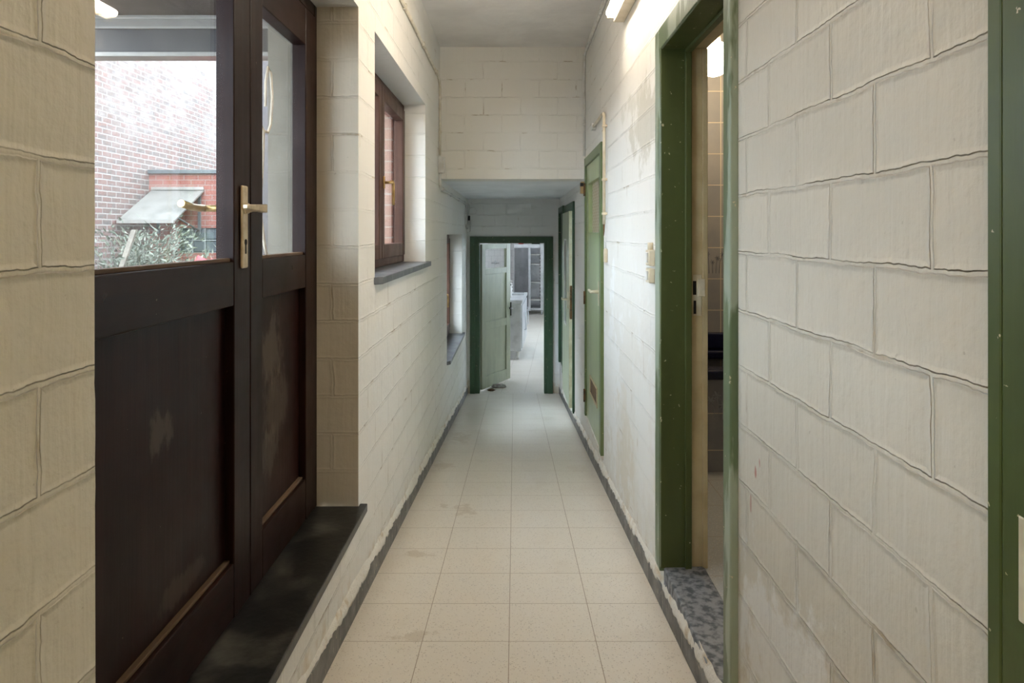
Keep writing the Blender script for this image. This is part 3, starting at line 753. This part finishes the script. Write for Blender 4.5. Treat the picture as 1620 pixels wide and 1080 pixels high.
for a, b in ((.015, Z0 - .665), (Z0 - .065, Z0 + .034), (Z0 + .65, Z0 + .726), (Z0 + .979, Z0 + 1.045)): m.box(.09, .685, -.0195, .0195, a, b)
q.add('door_leaf', m, mat_leafk, .003)
m = MB(); m.box(.088, .687, -.004, .004, Z0 - .667, Z0 - .063)
q.add('door_panel', m, mat_leafk)
m = MB(); m.box(.088, .687, -.004, .004, Z0 + .032, Z0 + .652)
q.add('door_panel', m, mat_leafk)
m = MB(); m.box(.088, .687, -.003, .003, Z0 + .724, Z0 + .981)
q.add('glass_pane', m, mat_glassw)
m = MB(); m.box(.795, .815, -.032, .026, Z0 + .05, Z0 + .235); m.tube([(.77, -.02, Z0 + .16), (.77, -.07, Z0 + .16), (.68, -.07, Z0 + .16)], .009, 8)
q.add('door_lock', m, mat_black, .002)

# ------------------------------------------------------------------ kitchen
KR = -math.radians(4.05)
m = MB(); m.box(-2.3, 2.8, 18.0, 18.1, -1.0, 2.0)
struct('wall_kitchen_back', m, mat_ktile, 'white tiled wall at the back of the kitchen', 'wall')
struct('wall_kitchen_left', slab_with_holes(-2.3, -2.2, 8.86, 18.0, -1.0, 2.0, [(12.6, 16.2, .1, 1.5)]), mat_white, 'white left wall of the kitchen with a wide window', 'wall')
struct('wall_kitchen_right', slab_with_holes(2.6, 2.7, 8.86, 18.0, -1.0, 2.0, [(11.5, 14.0, .1, 1.6)]), mat_white, 'white right wall of the kitchen with a wide window', 'wall')
m = MB(); m.box(-2.3, XL - .2, 8.76, 8.86, -1.0, 2.0); m.box(.72, 2.7, 8.76, 8.86, -1.0, 2.0); m.box(-.80, .72, 8.72, 8.86, 1.7, 2.0)
struct('wall_kitchen_front', m, mat_white, 'white kitchen side of the doorway wall', 'wall')
m = MB(); m.box(-2.3, 2.7, 8.72, 18.1, 1.9, 2.0)
struct('ceiling_kitchen', m, mat_lowceil, 'white ceiling of the kitchen', 'ceiling')
for i, (X, y0, y1, z0, z1) in enumerate(((-2.25, 12.6, 16.2, .1, 1.5), (2.65, 11.5, 14.0, .1, 1.6))):
    w = empty('window_%d' % (3 + i), (X, (y0 + y1) / 2, z0), 'wide kitchen window in the %s kitchen wall' % ('left', 'right')[i], 'window', kind='structure')
    r = R(w); m = MB(); n = 4
    for k in range(n + 1):
        yy = y0 + (y1 - y0 - .05) * k / n; m.box(X - .03, X + .03, yy, yy + .05, z0, z1)
    m.box(X - .03, X + .03, y0, y1, z0, z0 + .05); m.box(X - .03, X + .03, y0, y1, z1 - .05, z1)
    r.add('window_frame', m, mat_white)
    m = MB(); m.box(X - .003, X + .003, y0 + .02, y1 - .02, z0 + .02, z1 - .02); r.add('glass_pane', m, mat_glassw)
for k, yy in enumerate((11.0, 14.5)):  # added unseen lamps that brighten the kitchen and the passage
    kl = empty('kitchen_fill_lamp', (-.9 + .2 * k, yy, 1.86), 'added fluorescent fill lamp on the kitchen ceiling, %s the steel counter' % ('left of', 'behind')[k], 'lamp', group='added kitchen fill lamps')
    q = LR(kl)
    m = MB(); m.box(-.06, .06, -.65, .65, 0, .04); q.add('lamp_body', m, mat_white)
    m = MB(); m.tube([(0, -.6, -.03), (0, .6, -.03)], .02, 12); q.add('tube', m, mat_kfilltube)

# refrigerator-like steel cupboard
cb = empty('steel_cabinet', (-.02, 17.2, -.84), 'tall stainless steel cabinet with its right side open to shelves', 'cabinet', rz=KR)
q = LR(cb)
H0, H1, W, DP = .125, 1.76, .74, .62
m = MB()
m.box(0, .03, 0, DP, H0, H1); m.box(W - .075, W, 0, DP, H0, H1); m.box(.03, W - .075, 0, DP, H1 - .10, H1); m.box(.03, W - .075, 0, DP, H0, H0 + .05); m.box(.03, W - .075, DP - .02, DP, H0, H1); m.box(.37, .40, .02, DP, H0, H1)
q.add('cabinet_body', m, mat_steel, .004)
m = MB(); m.box(.02, .365, -.045, -.004, H0 + .02, H1 - .09)
cd = q.add('cabinet_door', m, mat_steeld, .008, label='closed darker steel door')
m = MB(); m.box(.366, .425, -.055, .0, H0 - .02, H1 - .09)
q.add('door_edge', m, mat_steel, .006)
for z in (.36, .80, 1.25, 1.49):
    m = MB(); m.box(.402, W - .077, .03, DP - .03, z, z + .018); q.add('shelf', m, mat_white)
m = MB()
for k in range(16): m.box(W - .090, W - .0765, .03, .13, .22 + k * .083, .262 + k * .083)
q.add('shelf_rail', m, mat_black)
for a, b in ((.02, .02), (W - .06, .02), (.02, DP - .06), (W - .06, DP - .06)):
    m = MB(); m.lathe([(.018, 0), (.02, H0)], (a + .02, b + .02, 0), 'z', 12); q.add('leg', m, mat_steel)
# things on top of it
for nm, x, w, h, mt, lb in (('storage_box', .12, .12, .06, mat_red, 'small red box on top of the steel cabinet'), ('baking_tray', .45, .20, .035, mat_black, 'black tray on top of the steel cabinet')):
    o = empty(nm, (-.02 + x * math.cos(KR), 17.35 + x * math.sin(KR), .92), lb, nm.split('_')[1], rz=KR); q2 = LR(o)
    m = MB(); m.box(0, w, 0, .25, 0, h); q2.add('body', m, mt, .008)
    m = MB(); m.box(-.008, w + .008, -.008, .258, h, h + .012); q2.add('rim', m, mt, .004)
# counter on castors
ct = empty('steel_counter', (.117, 11.0, -.84), 'stainless steel counter on castors beside the open green door', 'counter', rz=KR)
q = LR(ct)
m = MB(); m.box(-.75, -.012, .03, 1.48, .135, .905)
q.add('counter_body', m, mat_steel, .008)
m = MB(); m.box(-.77, .012, 0, 1.52, .905, .958)
q.add('worktop', m, mat_steel, .008)
for k in range(2):
    m = MB(); m.box(-.012, .004, .06 + k * .72, .74 + k * .72, .18, .87); q.add('door_panel', m, mat_steel, .004)
for k in range(2):
    m = MB(); m.tube([(.004, .66 + k * .72, .70), (.03, .66 + k * .72, .70), (.03, .66 + k * .72, .40), (.004, .66 + k * .72, .40)], .008, 8)
    q.add('pull_handle', m, mat_steel)
for a, b in ((-.07, .10), (-.70, .10), (-.07, 1.40), (-.70, 1.40)):
    m = MB(); m.lathe([(.055, -.02), (.062, -.012), (.062, .012), (.055, .02)], (a, b, .062), 'x', 20); m.box(a - .028, a + .028, b - .03, b + .03, .118, .135); m.box(a - .030, a - .024, b - .012, b + .012, .05, .12); m.box(a + .024, a + .030, b - .012, b + .012, .05, .12)
    q.add('caster', m, mat_white)
def on_counter(nm, x, y, lb, cat):
    c, s = math.cos(KR), math.sin(KR)
    return LR(empty(nm, (.117 + x * c - y * s, 11.0 + x * s + y * c, -.84 + .958), lb, cat, rz=KR))
q = on_counter('soap_bottle', -.225, .45, 'white pump bottle standing on the steel counter', 'bottle')
m = MB(); m.lathe([(.030, 0), (.033, .02), (.033, .15), (.018, .18), (.018, .20)], seg=16); q.add('bottle_body', m, mat_white)
m = MB(); m.lathe([(.02, .20), (.02, .225), (.006, .23), (.006, .26)], seg=12); m.tube([(0, 0, .26), (.05, 0, .255)], .007, 8); q.add('pump', m, mat_black)
q = on_counter('stacked_bowl', -.27, .9, 'white stack of small bowls on the steel counter', 'bowl')
for k in range(4):
    m = MB(); m.lathe([(.03, k * .06), (.055, .045 + k * .06), (.058, .058 + k * .06), (.05, .05 + k * .06)], seg=18); q.add('bowl', m, mat_white)
q = on_counter('serving_tray', -.12, 1.05, 'flat steel tray on the counter top', 'tray')
m = MB(); m.box(-.10, .10, -.15, .15, 0, .01); q.add('tray_base', m, mat_steel)
m = MB(); m.box(-.105, .105, -.155, -.145, 0, .025); m.box(-.105, .105, .145, .155, 0, .025); m.box(-.105, -.095, -.145, .145, 0, .025); m.box(.095, .105, -.145, .145, 0, .025); q.add('tray_rim', m, mat_steel)
# tap on the tiled wall, seen through the door glass
tp = empty('wall_tap', (-.50, 17.99, .42), 'chrome tap on the white kitchen tiles behind the door glass', 'tap')
q = LR(tp)
m = MB(); m.tube([(0, 0, 0), (0, -.14, 0), (0, -.17, .06), (0, -.20, .06), (0, -.23, -.02)], .012, 8); q.add('spout', m, mat_steel)
m = MB(); m.lathe([(.04, 0), (.04, -.02)], (0, 0, 0), 'y', 14); m.tube([(-.10, -.04, .0), (.10, -.04, .0)], .014, 8); q.add('tap_body', m, mat_steel)

# crumpled rag at the kitchen door foot
def lump(sx, sy, sz, seed, sub=3):
    bm = bmesh.new(); bmesh.ops.create_icosphere(bm, subdivisions=sub, radius=1.0)
    for v in bm.verts:
        n_ = noise.noise(v.co * 1.6 + Vector((seed, 0, 0))) * .35 + noise.noise(v.co * 4 + Vector((seed, 5, 0))) * .15
        c = v.co * (1 + n_); v.co = Vector((c.x * sx, c.y * sy, max(0, c.z * .5 + .45) * sz))
    for f in bm.faces: f.smooth = True
    m = MB(); m.bm.free(); m.bm = bm
    return m
q = LR(empty('grey_rag', (-.215, 9.05, -.84), 'crumpled grey rag on the floor under the ajar kitchen door', 'rag'))
q.add('cloth', lump(.11, .045, .05, 3), plain('grey_rag_cloth', (.26, .25, .25), .9, col2=(.45, .44, .43), scale=20))
q = LR(empty('rubble_chip', (-.30, 8.86, -.84), 'small dark rubble piece at the foot of the ajar kitchen door', 'rubble'))
q.add('stone', lump(.05, .03, .025, 8), mat_rust)

# ------------------------------------------------------------------ electrics
def clip(r, pts, d, mat, rr=.011):
    for p in pts:
        m = MB(); m.box(p[0] - d[0], p[0] + d[0], p[1] - d[1], p[1] + d[1], p[2] - d[2], p[2] + d[2]); r.add('clip', m, mat, .002)
la = empty('fluorescent_lamp', (.54, 2.93, 2.27), 'lit fluorescent batten lamp high on the right wall before the bathroom', 'lamp')
r = R(la)
m = MB(); m.box(.512, XR - .001, 2.30, 3.56, 2.268, 2.335); r.add('lamp_body', m, mat_ivory, .004)
m = MB(); m.tube([(.488, 2.325, 2.308), (.488, 3.535, 2.308)], .019, 16); r.add('tube', m, mat_tube, label='glowing tube')
for yy in (2.31, 3.545):
    m = MB(); m.box(.475, .514, yy - .010, yy + .010, 2.283, 2.322); r.add('lamp_holder', m, mat_ivory, .004)
lb = empty('fluorescent_lamp', (-.25, -.95, 2.66), 'added fluorescent fill lamp on the corridor ceiling behind the camera', 'lamp')  # added unseen lamp that brightens the near walls
r = R(lb)
m = MB(); m.box(-.285, -.215, -1.58, -.32, 2.61, 2.679); r.add('lamp_body', m, mat_ivory, .004)
m = MB(); m.tube([(-.25, -1.55, 2.585), (-.25, -.35, 2.585)], .019, 16); r.add('tube', m, mat_filltube, label='glowing tube')
for yy in (-1.565, -.335):
    m = MB(); m.box(-.27, -.23, yy - .010, yy + .010, 2.565, 2.612); r.add('lamp_holder', m, mat_ivory, .004)
cx = XL + .010
lc = empty('cable_conduit', (cx, 4.4, 2.395), 'white cable conduit running along upper left wall and down to the box', 'conduit')
r = R(lc)
m = MB(); m.tube([(cx, YB + .02, 2.395), (cx, 5.30, 2.395), (cx, 5.40, 2.385), (cx, 5.44, 2.35), (cx, 5.45, 2.30), (cx, 5.45, 1.80)], .0105, 10)
r.add('tube', m, mat_pipe)
for y, z in ((2.9, 2.395), (3.7, 2.395), (4.44, 2.395), (5.2, 2.395)):
    m = MB(); m.box(XL, cx + .014, y - .016, y + .016, z - .016, z + .016); r.add('clip', m, mat_pipe, .004)
for z in (2.25, 1.98):
    m = MB(); m.box(XL, cx + .014, 5.43, 5.47, z - .012, z + .012); r.add('clip', m, mat_pipe, .004)
jb = empty('junction_box', (XL, 5.45, 1.69), 'small white junction box on left wall at the ceiling drop', 'junction box')
r = R(jb)
m = MB(); m.box(XL, XL + .035, 5.405, 5.495, 1.655, 1.785); r.add('box', m, mat_pipew, .006)
m = MB(); m.box(XL + .035, XL + .045, 5.408, 5.492, 1.658, 1.782); r.add('lid', m, mat_pipew, .004)
lc2 = empty('cable_conduit', (cx, 7.0, 1.54), 'white conduit run on the left wall under the low ceiling', 'conduit')
r = R(lc2)
m = MB(); m.tube([(cx, 5.45, 1.655), (cx, 5.45, 1.58), (cx, 5.47, 1.55), (cx, 5.52, 1.54), (cx, 8.22, 1.537), (cx, 8.32, 1.53), (cx, 8.36, 1.49), (cx, 8.36, 1.27), (cx, 8.42, 1.245), (cx, 8.55, 1.245)], .011, 10)
r.add('tube', m, mat_pipew)
for y in (5.62, 6.4, 7.3, 8.1):
    m = MB(); m.box(XL, cx + .014, y - .018, y + .018, 1.522, 1.556); r.add('clip', m, mat_pipew, .004)
for z in (1.40, 1.30):
    m = MB(); m.box(XL, cx + .014, 8.34, 8.38, z - .012, z + .012); r.add('clip', m, mat_pipew, .004)
sb = empty('socket_box', (XL, 8.60, 1.245), 'small grey socket box in the corner above the far door frame', 'socket')
r = R(sb)
m = MB(); m.box(XL, XL + .045, 8.55, 8.64, 1.20, 1.30); r.add('box', m, mat_pipew, .006)
m = MB(); m.box(XL + .045, XL + .050, 8.56, 8.63, 1.21, 1.29); r.add('lid', m, mat_white, .003)
bd = empty('door_buzzer', (-.572, 8.69, 1.375), 'small black buzzer on the wall above left corner of far doorway', 'buzzer')
r = R(bd)
m = MB(); m.box(-.585, -.560, 8.668, 8.70, 1.345, 1.405); r.add('housing', m, mat_black, .004)
m = MB(); m.tube([(-.572, 8.68, 1.405), (-.575, 8.685, 1.45), (-.565, 8.69, 1.52), (-.585, 8.69, 1.56)], .004, 6); m.tube([(-.565, 8.69, 1.50), (-.51, 8.69, 1.515), (-.475, 8.69, 1.47), (-.49, 8.69, 1.43), (-.56, 8.69, 1.425)], .0025, 6); r.add('wire', m, mat_pipew)
cx = XR - .010
rc = empty('cable_conduit', (cx, 4.5, 2.607), 'painted conduit in the corner of right wall and ceiling', 'conduit')
r = R(rc)
m = MB(); m.tube([(cx, YB + .02, 2.607), (cx, 5.40, 2.607), (cx, 5.49, 2.595), (cx, 5.515, 2.55), (cx, 5.52, 1.80)], .0105, 10); r.add('tube', m, mat_pipew)
for y in (3.8, 4.45, 5.1):
    m = MB(); m.box(cx - .014, XR, y - .016, y + .016, 2.591, 2.623); r.add('clip', m, mat_pipew, .004)
m = MB(); m.box(cx - .014, XR, 5.50, 5.54, 2.04, 2.065); r.add('clip', m, mat_pipew, .004)
cx = XR - .018
vp = empty('vertical_pipe', (cx, 4.24, 1.25), 'cream vertical pipe with bent top beside the narrow vented door', 'pipe')
r = R(vp)
m = MB(); m.tube([(cx, 4.83, 1.925), (cx, 4.31, 1.925), (cx, 4.26, 1.92), (cx, 4.242, 1.90), (cx, 4.24, 1.86), (cx, 4.24, 1.235)], .0095, 12); r.add('tube', m, mat_ivory)
for z in (1.84, 1.51, 1.30):
    m = MB(); m.box(cx - .013, XR, 4.222, 4.258, z - .008, z + .008); r.add('clip', m, mat_ivory, .003)
m = MB(); m.box(cx - .013, XR, 4.79, 4.86, 1.90, 1.95); r.add('clip', m, mat_pipew, .004)
m = MB(); m.tube([(cx, 4.24, 1.24), (cx - .002, 4.23, 1.19), (cx - .004, 4.225, 1.165)], .006, 8, r1=.002); r.add('cable_end', m, mat_rust)
cf = empty('small_socket', (XR, 4.22, 1.04), 'small ivory connector on right wall below the cream pipe', 'socket')
r = R(cf)
m = MB(); m.box(XR - .022, XR, 4.20, 4.24, 1.0, 1.085); r.add('box', m, mat_ivory, .006)
m = MB(); m.tube([(XR - .010, 4.22, 1.085), (XR - .014, 4.222, 1.15)], .003, 6); r.add('wire', m, mat_pipew)
bl = empty('bell_box', (XR, 5.62, 1.53), 'small tan bell box under the ceiling drop by the vented door', 'bell')
r = R(bl)
m = MB(); m.box(XR - .032, XR, 5.59, 5.65, 1.505, 1.60); r.add('box', m, plain('tan_plastic', (.50, .33, .15), .5), .004)
m = MB(); m.box(XR - .035, XR - .010, 5.585, 5.615, 1.562, 1.59); r.add('push_button', m, mat_black, .003)
for k, (z0, z1, lb) in enumerate(((1.045, 1.11, 'upper of two ivory light switches beside the green bathroom frame'), (.975, 1.035, 'lower of two ivory light switches beside the green bathroom frame'))):
    sw = empty('light_switch', (XR, 2.83, z0), lb, 'switch', group='ivory light switches by the bathroom door')
    r = R(sw)
    m = MB(); m.box(XR - .024, XR, 2.79, 2.865, z0, z1); r.add('switch_body', m, mat_ivory, .004)
    m = MB(); m.box(XR - .031, XR - .022, 2.81, 2.845, z0 + .012, z1 - .010); r.add('rocker', m, mat_white, .003)
    if k == 0:
        m = MB(); m.tube([(XR - .012, 2.83, z1), (XR - .012, 2.83, z1 + .03)], .011, 10); r.add('cable_gland', m, mat_ivory)

# ------------------------------------------------------------------ courtyard seen through the brown door
m = MB(); m.box(-9, -.93, -2.5, 20, -.06, 0.0)
struct('floor_courtyard', m, mat_pave, 'grey courtyard ground outside the brown door', 'ground')
m = MB(); m.box(-5.6, -5.2, -1, 7.9, 0, 1.7)
struct('wall_garden', m, mat_nb, 'low old brick garden wall across the courtyard', 'wall')
m = MB(); m.box(-5.6, -5.2, 7.9, 22, 0, 4.7)
struct('wall_neighbour', m, mat_nb, 'tall old whitewashed brick wall across the courtyard', 'wall')
ax = empty('brick_annex', (-4.3, 9.8, 0), 'low red brick annex with dark flat roof edge in the courtyard', 'building')
r = R(ax)
m = slab_with_holes(9.80, 10.0, -5.2, -3.80, 0, 2.03, [(-4.766, -4.05, .905, 1.262)], 'x'); m.box(-4.0, -3.80, 10.0, 12.5, 0, 2.03)
r.add('wall', m, mat_ab)
m = MB(); m.box(-5.2, -3.795, 9.76, 12.5, 2.03, 2.085); r.add('roof_edge', m, mat_zinc, .006)
m = MB()
for k in range(5):
    X = -4.766 + k * .179; m.box(X - .006, X + .006, 9.81, 9.90, .905, 1.262)
for z in (.905, 1.084, 1.262): m.box(-4.766, -4.05, 9.812, 9.898, z - .006, z + .006)
gb = r.add('glass_block_window', m, plain('pale_grout', (.26, .28, .265), .6))
gm = plain('glass_block', (.085, .10, .105), .12, col2=(.13, .15, .155), scale=6)
for k in range(4):
    for j in range(2):
        m = MB(); X = -4.766 + k * .179; z = .905 + j * .179; m.box(X + .008, X + .171, 9.818, 9.89, z + .008, z + .171); r.add('glass_block', m, gm, .02, gb)
aw = empty('awning', (-4.8, 9.5, 1.4), 'pale weathered sheet awning on the red brick annex', 'awning')
r = R(aw)
xa, xb = -5.16, -4.415
m = MB()
m.hexa([(xa, 8.95, 1.335), (xb, 8.95, 1.335), (xb, 9.798, 1.775), (xa, 9.798, 1.775), (xa, 8.95, 1.355), (xb, 8.95, 1.355), (xb, 9.798, 1.800), (xa, 9.798, 1.800)])
r.add('awning_sheet', m, mat_sheet)
m = MB(); m.box(xa, xb, 8.93, 8.952, 1.315, 1.36); r.add('edge_strip', m, mat_edge)
m = MB(); m.box(xa, xb, 9.775, 9.8, 1.80, 1.845); r.add('edge_strip', m, mat_edge)
for X in (xb - .06, xa + .10):
    m = MB(); m.box(X - .02, X + .02, 9.775, 9.799, 1.18, 1.76); m.tube([(X, 9.78, 1.22), (X, 9.12, 1.40)], .012, 8); r.add('bracket', m, mat_zinc)
# far grey return wall glimpsed past the narrow leaf
m = MB(); m.box(-3.79, -2.5, 9.9, 10.2, 0, 4.5)
struct('wall_courtyard', m, plain('purple_grey_render', (.075, .066, .070), .9), 'grey rendered wall across the courtyard behind the narrow door leaf', 'wall')
# canopy over the door outside
cn = empty('canopy', (-1.5, 2.0, 1.94), 'dark porch canopy over the courtyard side of the brown door', 'canopy')
r = R(cn)
CX0 = -2.10
m = MB(); m.box(CX0, -.931, .92, 3.04, 2.112, 2.16); r.add('canopy_roof', m, mat_beam)
m = MB(); m.box(CX0, -.931, 2.96, 3.04, 1.955, 2.055); r.add('beam', m, plain('dark_grey_timber', (.030, .028, .029), .55, col2=(.055, .052, .05), scale=6))
m = MB(); m.box(CX0, -.931, 2.95, 3.04, 2.055, 2.112); r.add('beam', m, mat_beamg)
for bx in ((2.944, 2.952, 2.053, 2.062), (2.944, 2.952, 2.094, 2.102), (2.955, 3.04, 1.938, 1.955)):
    m = MB(); m.box(CX0, -.931, *bx); r.add('edge_strip', m, mat_edge)
for yy in (.93, 2.97):
    m = MB(); m.box(CX0, CX0 + .07, yy, yy + .07, 0, 2.112); r.add('post', m, mat_beam)

def shrub(name, cx, cy, rad, top, n, label, seed, leaf=.05):
    rng = random.Random(seed)
    o = empty(name, (cx, cy, 0), label, 'shrub'); q = LR(o)
    m = MB(); tips = []
    for k in range(26):
        a = rng.uniform(0, 6.28); rr = rad * rng.uniform(.3, 1.1); h = top * rng.uniform(.55, 1.1)
        p0 = Vector((rng.uniform(-.2, .2), rng.uniform(-.2, .2), 0)); p3 = Vector((math.cos(a) * rr, math.sin(a) * rr, h))
        mid = p0.lerp(p3, .5) + Vector((0, 0, top * .22)); pts = []
        for i in range(7):
            t = i / 6; pts.append(p0 * (1 - t) ** 2 + mid * 2 * t * (1 - t) + p3 * t * t)
        m.tube(pts, .011, 5, r1=.003); tips += [(pts[i], (pts[min(i + 1, 6)] - pts[i - 1]).normalized()) for i in range(2, 7)]
    q.add('stem', m, mat_stem)
    bm = bmesh.new()
    for k in range(n):
        p, d = rng.choice(tips); p = p + Vector((rng.gauss(0, .10), rng.gauss(0, .10), rng.gauss(0, .08)))
        d = (d + Vector((rng.gauss(0, .7), rng.gauss(0, .7), rng.gauss(0, .5)))).normalized()
        s = d.cross(Vector((rng.gauss(0, 1), rng.gauss(0, 1), rng.gauss(0, 1)))).normalized(); nn = s.cross(d)
        ln = leaf * rng.uniform(.7, 1.5); w = ln * .17
        q4 = [p, p + d * ln * .35 + s * w + nn * w * .4, p + d * ln, p + d * ln * .35 - s * w + nn * w * .4, p + d * ln * .5]
        v = [bm.verts.new(x) for x in q4]
        bm.faces.new((v[0], v[1], v[4])); bm.faces.new((v[1], v[2], v[4])); bm.faces.new((v[2], v[3], v[4])); bm.faces.new((v[3], v[0], v[4]))
    m = MB(); m.bm.free(); m.bm = bm
    fo = q.add('foliage', m, mat_leaves); fo['kind'] = 'stuff'
    return o
shrub('leafy_shrub', -4.32, 7.9, .60, 1.08, 4200, 'grey green leafy shrub at lower left in front of whitewashed wall', 5, .062)
shrub('straggly_shrub', -3.30, 7.2, .45, .85, 420, 'straggly shrub with bare twigs below the glass block window', 11, .07)
q = LR(empty('timber_stake', (-4.37, 7.3, 0), 'pale timber stake leaning in the leafy shrub', 'stake'))
m = MB(); m.hexa([(-.02, -.15, 0), (.03, -.15, 0), (.03, -.12, 0), (-.02, -.12, 0), (.28, .05, 1.22), (.33, .05, 1.22), (.33, .08, 1.22), (.28, .08, 1.22)])
q.add('stake', m, mat_stake)
# red plastic sheet over something low
q = LR(empty('red_tarpaulin', (-2.72, 6.2, 0), 'crumpled red plastic sheet seen low through the door glass', 'tarpaulin'))
def to_height(m, h):
    k = h / max(v.co.z for v in m.bm.verts)
    for v in m.bm.verts: v.co.z *= k
    return m
m = to_height(lump(.26, .22, 1, 2), .985); q.add('sheet', m, mat_red)
m = to_height(lump(.11, .11, 1, 14), 1.03)
bmesh.ops.translate(m.bm, verts=m.bm.verts, vec=(.11, .05, 0)); q.add('fold', m, mat_red)

# ------------------------------------------------------------------ light
w = bpy.data.worlds.new('sky'); SC.world = w; w.use_nodes = True
bg = w.node_tree.nodes['Background']; bg.inputs[0].default_value = (.74, .87, 1.0, 1); bg.inputs[1].default_value = 5.6
sun = bpy.data.lights.new('sun', 'SUN'); sun.energy = .5; sun.angle = math.radians(12); sun.color = (1, .95, .88)
so = bpy.data.objects.new('sun', sun); COL.objects.link(so)
d = Vector((-.55, .45, -.95)); so.rotation_euler = d.to_track_quat('-Z', 'Y').to_euler()

# ------------------------------------------------------------------ camera
cam = bpy.data.cameras.new('camera'); co = bpy.data.objects.new('camera', cam); COL.objects.link(co)
co.location = (0, 0, CZ); co.rotation_euler = (math.pi / 2, 0, 0)
cam.sensor_width = 36; cam.lens = F / 1620 * 36; cam.shift_x = -4 / 1620; cam.shift_y = -170 / 1620
cam.clip_start = .02
SC.camera = co
vs = SC.view_settings
vs.view_transform = 'Standard'; vs.look = 'None'; vs.gamma = 1; vs.use_curve_mapping = False
vs.exposure = 1.2
